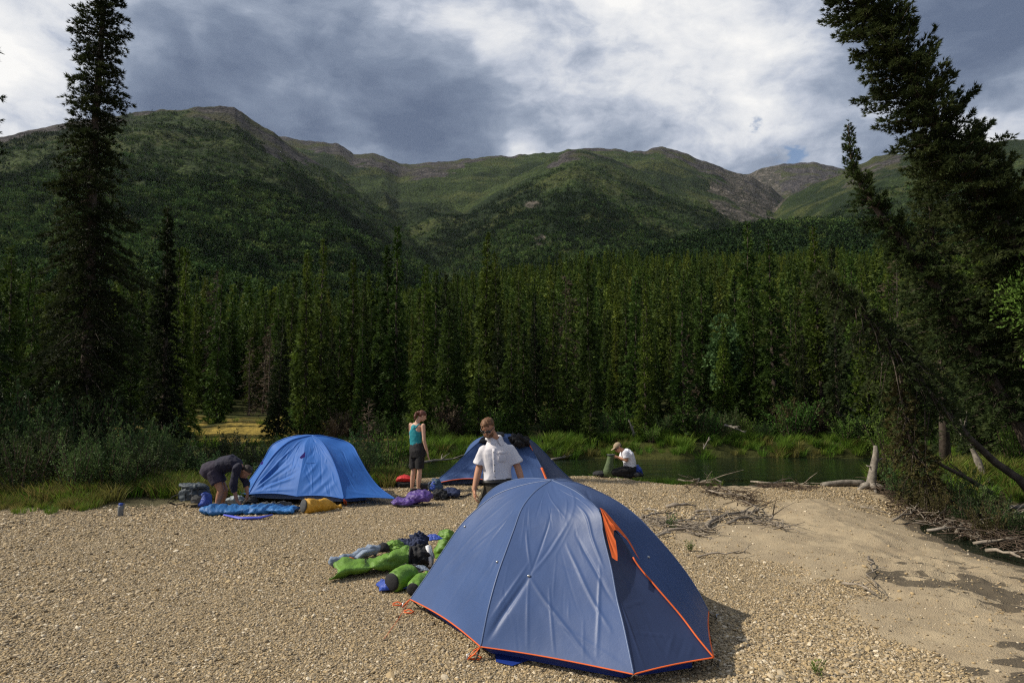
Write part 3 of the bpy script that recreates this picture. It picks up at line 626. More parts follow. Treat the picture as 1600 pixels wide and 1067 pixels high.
while n < 283 and tries < 40000:
    tries += 1
    a = rg.uniform(-.66, .68); r = math.sqrt(rg.uniform(25.8 ** 2, 56 ** 2)); x, y = r * math.sin(a), r * math.cos(a)
    if a < -.2 and r < 29.5 and rg.random() < .8: continue
    s = float(sdist(np.array([x]), np.array([y]), BANK)[0])
    if s < .7: continue
    if float(mossm(np.array([x]), np.array([y]))[()][0]) > .25 and rg.random() < .93: continue
    md = 1.22 + (r - 26) * .022
    if any((x - u) ** 2 + (y - v) ** 2 < md * md for u, v in used): continue
    used.append((x, y)); n += 1
    hg = rg.triangular(3.2, 6.6, 8.7) * (1 + .12 * ss(r, 32, 50)); k = int(rg.integers(0, 7)); m_ = FMATS[int(rg.integers(0, 5))]
    if rg.random() < .05: k, m_ = 8, G_BROWN
    if rg.random() < .12: hg *= .6
    pxx = 800 + F * x / y; zi = int(np.searchsorted([30, 200, 300, 390, 470, 560, 630, 700, 800, 900, 1000, 1090, 1170, 1260, 1350, 1450], pxx))
    zone = ['at the left edge', 'behind the tallest spruce', 'just left of the slim spruce', 'above the bending person', 'above the blue left tent', 'right of the blue tent top', 'left of the teal top person', 'right of the teal top person', 'above the white shirted man', 'right of the white shirted man', 'above the kneeling person', 'left of the poplar', 'near the poplar', 'right of the poplar', 'left of the curved leaning spruce', 'behind the white stump', 'behind the leaning spruces'][zi]
    forest_tree(x, y, hg, k, m_, ('short ' if hg < 4.6 else ('tall ' if hg > 6.9 else 'middling ')) + ('dark green' if m_ is G_MID else ('blackish' if m_ is G_NEAR else ('yellowish green' if m_ is G_MID2 else 'dead brown'))) + ' spruce in the ' + ('front' if r < 33 else ('second' if r < 42 else 'rear')) + ' of the forest, ' + zone)
# ---- stuff scattered by geometry nodes
def scatter(name, pts, protos_, mats, rotz, scl, idx, tilt=None):
    """one stuff object: every point carries one prototype"""
    me = bpy.data.meshes.new(name); me.vertices.add(len(pts)); me.vertices.foreach_set('co', np.asarray(pts, np.float32).ravel())
    c = bpy.data.collections.new(name + '_kinds')
    for k, (pm, mt) in enumerate(zip(protos_, mats)):
        q = pm.copy(); q.materials.clear(); q.materials.append(mt); c.objects.link(bpy.data.objects.new('%s_%02d' % (name, k), q))
    def fa(nm, ty, v, key):
        a = me.attributes.new(nm, ty, 'POINT'); a.data.foreach_set(key, np.asarray(v).ravel())
    rot = np.zeros((len(pts), 3), np.float32); rot[:, 2] = rotz
    if tilt is not None: rot[:, :2] = tilt
    scl = np.asarray(scl, np.float32); scl = np.repeat(scl[:, None], 3, 1) if scl.ndim == 1 else scl
    fa('rot', 'FLOAT_VECTOR', rot, 'vector'); fa('scl', 'FLOAT_VECTOR', scl, 'vector'); fa('idx', 'INT', np.asarray(idx, np.int32), 'value')
    o = bpy.data.objects.new(name, me); COL.objects.link(o)
    g = bpy.data.node_groups.new(name, 'GeometryNodeTree'); g.interface.new_socket('Geometry', in_out='INPUT', socket_type='NodeSocketGeometry'); g.interface.new_socket('Geometry', in_out='OUTPUT', socket_type='NodeSocketGeometry')
    N = g.nodes; i_ = N.new('NodeGroupInput'); o_ = N.new('NodeGroupOutput'); mp = N.new('GeometryNodeMeshToPoints'); ip = N.new('GeometryNodeInstanceOnPoints'); ci = N.new('GeometryNodeCollectionInfo')
    ci.inputs[0].default_value = c; ci.inputs['Separate Children'].default_value = True; ci.inputs['Reset Children'].default_value = True; ip.inputs['Pick Instance'].default_value = True
    def na(nm, ty):
        x = N.new('GeometryNodeInputNamedAttribute'); x.data_type = ty; x.inputs[0].default_value = nm; return x.outputs[0]
    Lk = g.links.new; Lk(i_.outputs[0], ip.inputs['Points']) ; Lk(ci.outputs[0], ip.inputs['Instance']); Lk(na('idx', 'INT'), ip.inputs['Instance Index'])
    Lk(na('rot', 'FLOAT_VECTOR'), ip.inputs['Rotation']); Lk(na('scl', 'FLOAT_VECTOR'), ip.inputs['Scale']); Lk(ip.outputs[0], o_.inputs[0])
    md = o.modifiers.new('scatter', 'NODES'); md.node_group = g; return tag(o, kind='stuff')
def polar_pts(n, a0, a1, r0, r1, rg, pw=2.0):
    a = rg.uniform(a0, a1, n); r = (rg.uniform(r0 ** pw, r1 ** pw, n)) ** (1 / pw); return r * np.sin(a), r * np.cos(a), r, a
x, y, r, a = polar_pts(14500, -.72, .76, 50, 420, rg, 1.5)
z = ground_h(x, y) - .2
sc = rg.triangular(.55, .85, 1.22, len(x)) * (1 - .3 * ss(r, 260, 400))
mat_i = (rg.random(len(x)) < .5)
scatter('hillside_spruces', np.stack([x, y, z], -1), lods + lods, [G_MID] * 5 + [G_MID2] * 5, rg.uniform(0, 6.28, len(x)), np.stack([sc * 1.02, sc * 1.02, sc], -1), rg.integers(0, 5, len(x)) + 5 * (rg.random(len(x)) < .55))
# far clumps of trees on the mountain slopes: spruce groups and rounder leafy groups
far = []
for i in range(4):
    Vs = []; o = 0
    for k in range(6):
        hx, hy = rg.uniform(-9, 9, 2); h = rg.uniform(6, 10); w = rg.uniform(1.5, 2.2); m = 26
        u = rg.random(m) ** .8; ph = rg.uniform(0, 6.28, m); O = np.stack([hx + w * (1 - u) * np.cos(ph) * .5, hy + w * (1 - u) * np.sin(ph) * .5, u * h * .92], -1)
        D = np.stack([np.cos(ph), np.sin(ph), np.full(m, .15)], -1); V, _ = spray(O, nrm(D), w * .75, w * .8, 1, .3, rg); Vs.append(V)
    V = np.concatenate(Vs); far.append(npmesh('far_spruces', V, np.arange(len(V)).reshape(-1, 3)))
for i in range(4):
    Vs = []
    for k in range(7):
        hx, hy = rg.uniform(-9, 9, 2); h = rg.uniform(5, 8); w = rg.uniform(1.8, 2.7); m = 30
        q = nrm(rg.normal(0, 1, (m, 3))); O = q * np.array([w, w, h * .42]) * rg.uniform(.6, 1, (m, 1)) + np.array([hx, hy, h * .55]); V, _ = spray(O, q, 1.5, 1.6, 1, .5, rg); Vs.append(V)
    V = np.concatenate(Vs); far.append(npmesh('far_leafy_trees', V, np.arange(len(V)).reshape(-1, 3)))
G_FAR = M_foliage('far_spruce_needles', (.014, .028, .012), (.025, .046, .018), (.045, .075, .026), .02, .3, .10, .03, .0)
G_FARL = M_foliage('far_leafy_green', (.036, .064, .022), (.062, .102, .032), (.11, .155, .048), .02, .3, .15, .04, .0)
x, y, r, a = polar_pts(32000, -.70, .72, 330, 2100, rg, 1.45)
z = ground_h(x, y) - .3
rock_, cliff_, _, nn2 = mtn_masks(x, y, z, 0)
st = ss(fbm(x / 260 + .3, y / 260, 5, 111), .50, .60)
keep = (rg.random(len(x)) > rock_ * 1.35 + .05) & (rg.random(len(x)) > cliff_ * .9) & (z < r * .5)
keep &= (rg.random(len(x)) < .35 + .65 * st + .6 * (z < 330))
x, y, z, r, st = x[keep], y[keep], z[keep], r[keep], st[keep]
leafy = rg.random(len(x)) > (.35 + .6 * st); s_ = rg.uniform(.75, 1.25, len(x)) * (1 - .35 * ss(z, 250, 600))
scatter('mountain_forest', np.stack([x, y, z], -1), far, [G_FAR] * 4 + [G_FARL] * 4, rg.uniform(0, 6.28, len(x)), s_, rg.integers(0, 4, len(x)) + 4 * leafy)
# ================================================================ SHRUBS, GRASS
def shrub_mesh(h, w, nst, nl, seed, leaf=.06, lw=.028, up=.9):
    rg = np.random.default_rng(seed); mb = MB(); Os = []; Ds = []
    for k in range(nst):
        a = rg.uniform(0, 6.28); q = rg.uniform(.15, 1); hh = h * rg.uniform(.55, 1.05); ex, ey = w * q * math.cos(a), w * q * math.sin(a)
        b0 = np.array([ex * .3, ey * .3, 0]); pts = [b0 + np.array([ex * .7 * u ** 1.3 + rg.uniform(-.03, .03), ey * .7 * u ** 1.3 + rg.uniform(-.03, .03), hh * u]) for u in np.linspace(0, 1, 5)]
        mb.tube([tuple(p) for p in pts], [.012 * h, .010 * h, .007 * h, .005 * h, .002 * h], 4, cap=False)
        m = nl // nst; u = rg.uniform(.12, 1, m) ** .75; p, T, _ = axis_frame(pts, u)
        off = rg.normal(0, 1, (m, 3)) * (.16 * w * (1.15 - u))[:, None]; off[:, 2] *= .5
        Os.append(p + off); Ds.append(nrm(off + T * up * .12))
    O = np.concatenate(Os); D = nrm(np.concatenate(Ds) + np.array([0, 0, .35])); O[:, 2] = np.maximum(O[:, 2], .02)
    V, Fc = leaves(O, D, leaf, lw, rg, .45); return npmesh('foliage', V, Fc), mb.mesh('stems')
def lowshrub(name, label, pos, kind, mat, sc=1.0, group=None, rz=None, szs=None):
    fm, sm = kind; key = (fm.name, mat.name)
    if key not in inst: c = fm.copy(); c.materials.clear(); c.materials.append(mat); inst[key] = c; sm.materials.clear(); sm.materials.append(DARKTWIG)
    t = thing(name, label, 'bush', pos, rg.uniform(0, 6.28) if rz is None else rz, group); t.scale = szs or (sc, sc, sc)
    for nm, me in (('stems', sm), ('foliage', inst[key])):
        o = bpy.data.objects.new(nm, me); COL.objects.link(o); o.parent = t
    return t
SH = [shrub_mesh(1.6, .75, 26, 2600, 300 + i, .07, .03) for i in range(4)]
SHL = [shrub_mesh(1.0, .55, 26, 1500, 310 + i, .065, .026) for i in range(3)]
for m_ in SH + SHL: m_[0].shade_flat()
rg = np.random.default_rng(5)
k = 0
def bushtop(px): return np.interp(px, [-60, 60, 150, 230, 290, 360, 440, 520, 580, 640], [600, 612, 622, 655, 682, 690, 668, 662, 690, 700])
for row, (Y0, n_, dz) in enumerate([(13.3, 15, .62), (14.6, 15, .82), (16.3, 17, 1.0)]):
    for i in range(n_):
        px = -90 + (690 if row > 0 else 640) * (i + rg.uniform(-.3, .3)) / n_; Y = Y0 + rg.uniform(-.4, .4) + (.3 if px > 300 else 0)
        q = at(px, bushtop(px) + rg.uniform(-22, 26) , Y); z0 = gz(q.x, q.y) - .05; H = max(.5, (q.z - z0) * dz)
        if row == 0 and px > 255: H = min(H, .95); Y += .9; q = at(px, 700, Y); z0 = gz(q.x, q.y) - .05
        kd = SH[k % 4]; s = H / 1.6; lab = ['front willow bush', 'middle row willow bush', 'rear willow bush'][row] + ' of the left thicket, ' + ['cut by the left edge', 'left of the tallest spruce', 'under the tallest spruce', 'behind the water bottle', 'under the slim spruce', 'behind the backpack', 'behind the bending person', 'behind the left half of the blue tent', 'behind the right half of the blue tent'][int(np.searchsorted([0, 70, 150, 215, 265, 315, 390, 490], px))]
        lowshrub('willow_bush', lab, (q.x, q.y, z0), kd, G_BUSH if rg.random() < .75 else G_NEAR, 1, 'willow bushes of the left thicket', None, (max(.75, s) * rg.uniform(.95, 1.3), max(.75, s), s)); k += 1
for px, ty, Y, sc_, kd, mt, lab in [(612, 668, 19.5, 0, SH[0], G_BUSHL, 'bright green leafy bush right behind the blue tent'), (575, 690, 18.6, 0, SH[1], G_BUSH, 'dark leafy bush touching the right shoulder of the blue tent'),
        (688, 655, 25, 0, SH[2], G_BUSHL, 'light green bush on the bank right of the person in the teal top'), (1112, 640, 26.5, 0, SH[1], G_BUSHL, 'light green bush overhanging the river right of the middle'), (1235, 622, 27, 0, SH[3], G_RUST, 'orange brown bush on the far bank'),
        (1262, 625, 27, 0, SH[0], G_BUSHL, 'bright green bush next to the orange brown one'), (1385, 630, 24.5, 0, SH[2], G_BUSHL, 'green bush above the white stump'), (1590, 640, 16, 0, SH[3], G_BUSHL, 'green bush at the right edge above the slanting trunk'),
        (842, 672, 25.6, 0, SH[3], G_BROWN, 'brown twiggy bush right of the rear tent'), (930, 660, 26, 0, SH[1], G_BUSH, 'dark green bush behind the kneeling person'), (1190, 655, 26.4, 0, SH[2], G_BUSH, 'rounded dark bush hanging over the water')]:
    q = at(px, ty, Y); z0 = gz(q.x, q.y) - .05; s = (q.z - z0) / 1.6; lowshrub('bank_bush', lab, (q.x, q.y, z0), kd, mt, 1, None, None, (s * 1.0, s, s))
G_POP = M_foliage('poplar_leaves', (.035, .075, .025), (.06, .12, .04), (.10, .18, .06), 1.3, .1, .25, .02)
# light green poplar on the far bank
q = at(1128, 490, 31); z0 = gz(q.x, q.y); Hh = q.z - z0
V, Fc = [], []
rg2 = np.random.default_rng(88); m = 5200; qq = nrm(rg2.normal(0, 1, (m, 3))) * rg2.uniform(.35, 1, (m, 1)) ; O = qq * np.array([.85, .85, 1.9]) + np.array([0, 0, Hh - 1.9]); nzv = fbm(O[:, 0] * 1.3 + 5, O[:, 2] * 1.3 + O[:, 1], 3, 3); O = O[nzv > .44]
V, Fc = leaves(O, nrm(O - np.array([0, 0, Hh - 2.2])), .16, .13, rg2, .6); cm = npmesh('crown', V, Fc)
grow_tree('poplar', 'light green leafy tree among the dark spruces, right of the middle', 'tree', (q.x, q.y, z0), None, [(cm, G_POP, 'crown')], trunk_mesh('trunk', vaxis(Hh * .93, (0, 0), .02, 5), .09))
b = at(1665, 770, 12.6); b.z = gz(b.x, b.y); c_ = at(1612, 470, 12.4) - b; O = nrm(rg2.normal(0, 1, (3600, 3))) * rg2.uniform(.3, 1, (3600, 1)) * np.array([.62, .6, 1.25]) + np.array(tuple(c_)); O = O[fbm(O[:, 0] * 2.2 + 5, O[:, 2] * 2.2 + O[:, 1], 3, 8) > .46]
V, Fc = leaves(O, nrm(O - np.array(tuple(c_)) + np.array([0, 0, .3])), .075, .035, rg2, .6); cm = npmesh('crown', V, Fc)
grow_tree('leafy_tree', 'light green leafy branches reaching in at the right edge below the big leaning spruce', 'tree', b, None, [(cm, G_BUSHL, 'crown')], trunk_mesh('trunk', [(0, 0, -.1), (c_.x * .3, c_.y * .3, c_.z * .4), (c_.x * .7, c_.y * .7, c_.z * .75), (c_.x, c_.y, c_.z + .8)], .05))
# grass tufts (stuff)
def tuft(n, h, w, sp, seed, lean_=.45):
    r_ = np.random.default_rng(seed); a = r_.uniform(0, 6.28, n); rr = sp * np.sqrt(r_.random(n)); b0 = np.stack([rr * np.cos(a), rr * np.sin(a), np.zeros(n)], -1)
    d = nrm(np.stack([np.cos(a) * lean_ * r_.random(n), np.sin(a) * lean_ * r_.random(n), np.ones(n)], -1) + r_.normal(0, .12, (n, 3))); L = h * r_.uniform(.5, 1.1, n)
    s = nrm(np.cross(d, r_.normal(0, 1, (n, 3)))); mid = b0 + d * (L * .55)[:, None]; tip = b0 + d * L[:, None] + np.stack([np.cos(a), np.sin(a), -np.ones(n) * .4], -1) * (L * .22)[:, None]
    V = np.stack([b0 - s * w * .5, b0 + s * w * .5, mid + s * w * .4, mid - s * w * .4, tip], 1).reshape(-1, 3); o = np.arange(n)[:, None] * 5
    Fc = np.concatenate([o + [0, 1, 2], o + [0, 2, 3], o + [3, 2, 4]], 0); return npmesh('tuft', V, Fc)
TF = [tuft(60, .55, .016, .16, 1), tuft(60, .45, .016, .20, 2), tuft(50, .30, .014, .16, 3), tuft(36, .22, .010, .10, 4)]
rg = np.random.default_rng(15)
pts = []; ii = []; sc = []
def addg(x, y, z, kinds, s):
    pts.append(np.stack([x, y, z], -1)); ii.append(rg.choice(kinds, len(x))); sc.append(s)
# strip in front of the left thicket
n_ = 5200; x = rg.uniform(-15, -2.6, n_); y = rg.uniform(11.2, 17.0, n_); f = (y - 11.5 - .10 * (x + 11) - 1.1 * (fbm(x * 1.2, y * 1.2, 3, 55) - .5)); k_ = (f > -.15 + .35 * rg.random(n_)) & ~((x > -4.4) & (y < 14.9)) & ~((x > -7.2) & (x < -4.3) & (y < 12.9)); x, y, f = x[k_], y[k_], f[k_]
addg(x, y, ground_h(x, y), np.where(rg.random() < 2, [2, 3, 6, 7, 6], 0), .55 + .8 * ss(f, .1, 1.2) * rg.uniform(.5, 1.1, len(x)))
# far bank edge
n_ = 7000; x = rg.uniform(-16, 24, n_); y = rg.uniform(22.5, 34, n_); s2 = sdist(x, y, BANK); nz = fbm(x * .6, y * .6, 3, 66); k_ = (s2 > -.1) & ((s2 < 1.0 + 3.0 * (nz - .4)) | (rg.random(n_) < .08)) & ((nz > .47) | (rg.random(n_) < .3)) & ((x > -4) | (rg.random(n_) < .25)) ; x, y, nz = x[k_], y[k_], nz[k_]
addg(x, y, ground_h(x, y) - .03, [0, 1, 0, 1, 0, 5], .35 + 1.0 * nz * rg.uniform(.5, 1.1, len(x)))
# grass spit on the right, plus both sides of its inlet
n_ = 3800; x = rg.uniform(8.2, 24, n_); y = rg.uniform(12.4, 18.6, n_); h_ = ground_h(x, y); k_ = h_ > -.12; x, y, h_ = x[k_], y[k_], h_[k_]
addg(x, y, h_ - .02, [0, 1, 2, 4], rg.uniform(.5, 1.05, len(x)) * (.6 + .5 * ss(y, 13, 15)))
# green patch by the kneeling person and weeds on the bar
n_ = 200; x = rg.normal(3.35, .38, n_); y = 16.9 - (x - 3.0) * .9 + rg.normal(0, .28, n_); addg(x, y, ground_h(x, y) - .02, [2, 3, 2], rg.uniform(.6, 1.0, n_))
P_ = np.concatenate(pts); I_ = np.concatenate(ii); S_ = np.concatenate([np.broadcast_to(s, (len(p),)) for s, p in zip(sc, pts)])
scatter('grass', P_, TF + TF, [G_GRASS] * 4 + [G_DRY] * 4, rg.uniform(0, 6.28, len(P_)), S_, I_)
# small plants on the bar
def plant(name, label, x, y, s, kind, mat): lowshrub(name, label, (x, y, gz(x, y) - .01), kind, mat, s, None)
SW = [shrub_mesh(.35, .16, 14, 170, 400 + i, .055, .022) for i in range(3)]
for m_ in SW: m_[0].shade_flat()
for px, py, s, j, mt, lab in [(1078, 862, .42, 0, G_BUSHL, 'small green weed on the gravel right of the grey blue tent'), (1048, 828, .65, 1, G_BUSH, 'leafy sprig growing out of the driftwood tangle'), (1278, 1056, .36, 2, G_BUSHL, 'low green sprig at the bottom edge, right of the grey blue tent'), (1110, 758, .8, 1, G_BUSHL, 'weed at the water end of the long driftwood heap')]:
    p = gr(px, py, 0); p = gr(px, py, gz(p.x, p.y)); plant('weed', lab, p.x, p.y, s, SW[j], mt)
# ================================================================ GRAVEL STONES (stuff)
rg = np.random.default_rng(33)
PB = []
for i in range(8):
    bm = bmesh.new(); bmesh.ops.create_icosphere(bm, subdivisions=1, radius=.5)
    sx, sy, sz = rg.uniform(.8, 1.25), rg.uniform(.6, .95), rg.uniform(.32, .6)
    for v in bm.verts: v.co = Vector((v.co.x * sx, v.co.y * sy, v.co.z * sz)) * rg.uniform(.82, 1.14)
    me = bpy.data.meshes.new('pebble'); bm.to_mesh(me); bm.free(); (me.shade_smooth() if i % 2 else me.shade_flat()); PB.append(me)
def m_peb(name, stops):
    m = bpy.data.materials.new(name); m.use_nodes = True; t = NT(m.node_tree); oi = t.n('ShaderNodeObjectInfo'); tc = t.n('ShaderNodeTexCoord')
    c = t.ramp(oi.outputs['Random'], stops); c = t.mix(t.noise(tc.outputs['Object'], 4, 4, .7), c, t.mix(.25, c, (.15, .11, .06)))
    b = t.n('ShaderNodeBsdfPrincipled'); t.l(c, b.inputs['Base Color']); b.inputs['Roughness'].default_value = .75; b.inputs['Specular IOR Level'].default_value = .35
    o = t.n('ShaderNodeOutputMaterial'); t.l(b.outputs[0], o.inputs[0]); return m
PM = m_peb('pebbles', [(0, (.14, .115, .08)), (.2, (.27, .205, .12)), (.42, (.38, .285, .155)), (.62, (.48, .35, .185)), (.76, (.32, .265, .185)), (.9, (.55, .44, .29)), (1, (.70, .61, .46))])
def npeb(Y): return 1
n_ = 560000; u = rg.random(n_); r = 4.1 * (17.2 / 4.1) ** (u ** 1.0); a = rg.uniform(-.69, .69, n_); x, y = r * np.sin(a), r * np.cos(a)
sm = sandmask(x, y); keep = (rg.random(n_) > sm * .955) & (sdist(x, y, BAR) > .3)
so_ = ss(y - 11.5 - .10 * (x + 11), -.1, .5) * ss(-x, 2.9, 4.2); keep &= rg.random(n_) > so_; keep &= (y > 3.6) & ~((x > 8.6) & (y > 12.2))
x, y, r, sm = x[keep], y[keep], r[keep], sm[keep]
sz = np.exp(rg.normal(math.log(.0118), .45, len(x))) * (1 + .35 * ss(fbm(x * .4, y * .4, 3, 201), .45, .7)) * (1 + .5 * ss(r, 7, 16)); sz = np.clip(sz, .008, .075)
z = ground_h(x, y) + sz * .12
til = rg.normal(0, .35, (len(x), 2))
scatter('gravel', np.stack([x, y, z], -1), PB, [PM] * 8, rg.uniform(0, 6.28, len(x)), sz, rg.integers(0, 8, len(x)), til)
print('pebbles', len(x))
# ================================================================ DRIFTWOOD
rnd = random.Random(4)
def branch_pts(a, b, wob, n=8, rise=0.0, seed=0):
    r = random.Random(seed); L = (b - a).length; o = []
    sx = [r.uniform(-1, 1) * wob * L for _ in range(n)]; sz_ = [r.uniform(-1, 1) * wob * L * .5 for _ in range(n)]
    for i in range(n):
        u = i / (n - 1); p = a.lerp(b, u); nrm_ = Vector((-(b - a).y, (b - a).x, 0)).normalized(); k = math.sin(math.pi * u)
        p = p + nrm_ * (sx[i] * .5 + math.sin(u * 4 + seed) * wob * L) * (.3 + .7 * k) + Vector((0, 0, sz_[i] * .4 + rise * k)); o.append(p)
    return o
def stick(name, label, cat, a, b, r, mat, wob=.06, twigs=3, seed=0, group=None, lift=0.0, rise=.03, endr=.3):
    pts = branch_pts(a, b, wob, 9, rise, seed); t = pts[0].copy(); mb = MB()
    mb.tube([p - t for p in pts], [r * (1 - (1 - endr) * i / 8) * (1 + (.05 if cat == 'log' else .25) * math.sin(i * 2.1 + seed)) for i in range(9)], 9)
    q = random.Random(seed + 99)
    for k in range(twigs):
        i = q.randint(2, 7); p = pts[i] - t; d = (pts[i] - pts[i - 1]).normalized(); s = Vector((q.uniform(-1, 1), q.uniform(-1, 1), q.uniform(.0, .8))); L = (b - a).length * q.uniform(.15, .35); e = p + (d * .8 + s * .6) * L
        mb.tube([p, p.lerp(e, .5) + Vector((0, 0, .02)), e], [r * .5, r * .3, r * .12], 5)
    o = mb.build(name, mat, None, True, t); tag(o, label, cat, group); return o
def gp(px, py, dz=0.0):
    p = gr(px, py, 0)
    for _ in range(3): p = gr(px, py, max(gz(p.x, p.y), -.24) + dz)
    return p
GREYWD = M_simple('grey_brown_wood', (.20, .17, .135), .9, .45, 10, .8, 70, spec=.15)
STK = [  # px,py -> px,py, radius, twigs, lift, material, label
    (1092, 752, 1175, 788, .035, 4, .10, GREYWD, 'pale forked branch on top of the long driftwood heap'),
    (1105, 768, 1170, 786, .03, 3, .06, DRIFT, 'brown stick in the lower half of the long driftwood heap'),
    (1058, 752, 1120, 766, .03, 4, .12, DRIFT, 'branch at the water end of the long driftwood heap'),
    (1040, 793, 1088, 794, .05, 1, .03, DRIFT, 'short thick log lying alone above the driftwood tangle'),
    (1086, 801, 1135, 804, .03, 2, .02, DRIFT, 'flat stick left of the grey branch knot'),
    (1100, 809, 1200, 808, .025, 2, .03, DRIFT, 'long thin stick crossing under the grey branch knot'),
    (1105, 826, 1175, 803, .05, 4, .06, GREYWD, 'thick grey crooked branch of the branch knot'),
    (1140, 820, 1190, 797, .035, 3, .08, GREYWD, 'grey branch pointing up in the branch knot'),
    (1160, 800, 1222, 830, .03, 3, .05, GREYWD, 'grey branch sloping down to the right out of the knot'),
    (1205, 820, 1260, 838, .022, 3, .02, DRIFT, 'thin root trailing off to the right of the knot'),
    (1000, 812, 1052, 808, .03, 3, .05, GREYWD, 'grey stick beside the right edge of the grey blue tent'),
    (1030, 822, 1100, 818, .03, 4, .05, DRIFT, 'brown stick in the driftwood tangle beside the tent'),
    (1035, 832, 1122, 836, .03, 3, .04, DRIFT, 'lower brown stick in the driftwood tangle beside the tent'),
    (1028, 840, 1052, 838, .03, 0, .03, GREYBARK, 'short bleached stick sticking out from behind the tent'),
    (1010, 800, 1024, 815, .022, 1, .10, GREYBARK, 'bleached upright twig right behind the tent edge'),
    (1090, 872, 1172, 869, .018, 3, .02, DRIFT, 'long thin dark stick lying on the gravel beside a green weed'),
    (1318, 915, 1370, 936, .02, 4, .03, DRIFT, 'thin branching stick on the sand in front of the damp hollow'),
    (1350, 872, 1388, 935, .014, 4, .04, DRIFT, 'small upright twig on the sand left of the damp patch'),
    (1178, 756, 1262, 764, .035, 5, .05, DRIFT, 'dark twiggy branch on the sand by the water'),
    (1345, 795, 1392, 808, .022, 3, .04, GREYWD, 'pale stick at the edge of the debris below the white stump'),
    (1448, 832, 1545, 838, .032, 4, .10, GREYBARK, 'bleached branch along the debris edge on the right'),
    (1500, 838, 1600, 812, .030, 4, .18, GREYWD, 'pale curved branch arching over the debris on the right'),
    (1520, 852, 1620, 858, .035, 4, .10, GREYWD, 'bleached root at the right edge of the debris'),
    (1400, 818, 1470, 800, .025, 4, .12, DRIFT, 'brown branch in the middle of the debris'),
    (1560, 800, 1640, 782, .05, 1, .10, GREYBARK, 'pale bare log end over the small pool at the right edge'),
    (1540, 862, 1640, 895, .03, 3, .06, DRIFT, 'dark root at the lower right of the debris')]
for i, (ax_, ay_, bx_, by_, r_, tw_, lf, mt, lab) in enumerate(STK):
    a_ = gp(ax_, ay_, 0) + Vector((0, 0, .015 + lf * .3)); b_ = gp(bx_, by_, 0) + Vector((0, 0, .015 + lf)); r_ *= .8
    stick('driftwood', lab, 'driftwood', a_, b_, r_, mt, .07, tw_, i * 3 + 1, None)
# fine twigs heaps nobody could count
def twig_heap(name, segs, n, L, r, mat, seed, h=.14):
    q = random.Random(seed); mb = MB(); pp = [gp(*s) for s in segs]
    for _ in range(n):
        k = q.randrange(len(pp) - 1); c = pp[k].lerp(pp[k + 1], q.random()) + Vector((q.gauss(0, .16), q.gauss(0, .22), 0)); c.z = max(gz(c.x, c.y), -.24) + q.random() ** 2 * h + .01
        d = (pp[k + 1] - pp[k]).normalized() * q.uniform(-1, 1) + Vector((q.uniform(-.8, .8), q.uniform(-.8, .8), q.uniform(-.12, .35))); d.normalize(); l = L * q.uniform(.4, 1.2)
        mb.tube([c - d * l * .5, c + Vector((q.uniform(-.03, .03), q.uniform(-.03, .03), q.uniform(-.02, .03))), c + d * l * .5], [r, r * .8, r * .3], 4, cap=False)
    return tag(mb.build(name, mat), kind='stuff')
twig_heap('twigs', [(1052, 752), (1100, 764), (1150, 780), (1180, 790)], 200, .40, .008, DARKTWIG, 1, .13)
twig_heap('twigs', [(1010, 815), (1060, 825), (1100, 830)], 140, .42, .008, DRIFT, 2, .08)
twig_heap('twigs', [(1110, 822), (1165, 808), (1210, 825)], 70, .45, .010, DRIFT, 3, .08)
twig_heap('twigs', [(1190, 762), (1260, 763)], 120, .35, .008, DARKTWIG, 4, .06)
twig_heap('twigs', [(1380, 775), (1430, 805), (1500, 830), (1560, 850), (1640, 870)], 520, .45, .008, DARKTWIG, 5, .2)
twig_heap('twigs', [(1440, 812), (1520, 838), (1620, 850)], 90, .45, .010, GREYWD, 6, .25)
# sprigs growing through the debris
DP = [(1385, 768, 1.1, 'small leafy plant at the foot of the white stump'), (1405, 785, 1.2, 'leafy plant in the debris under the hanging rusty spruce'), (1428, 800, 1.1, 'rounded leafy plant at the sand edge of the debris'), (1452, 790, 1.2, 'leafy plant in the debris below the thin dark trunk'), (1470, 818, 1.0, 'brownish plant behind the bleached branch of the debris'),
      (1492, 800, 1.3, 'thick leafy plant in the middle of the debris'), (1510, 830, 1.0, 'dark plant at the left end of the curved pale branch'), (1530, 812, 1.2, 'leafy plant between the pool and the curved pale branch'), (1548, 845, .9, 'low brownish plant at the sand edge near the right'), (1572, 838, .9, 'low leafy plant beside the bleached root'), (1597, 850, .9, 'leafy plant cut by the right edge above the sand'), (1440, 775, 1.2, 'tall leafy plant on the spit end behind the debris'), (1560, 815, .8, 'small plant at the rim of the small pool')]
for i, (px, py, s, lab) in enumerate(DP):
    p = gp(px, py); lowshrub('debris_plant', lab, (p.x, p.y, max(-.24, gz(p.x, p.y))), SHL[i % 3], G_RUST if i in (4, 8) else (G_BUSH if i % 2 else G_NEAR), s * .62)
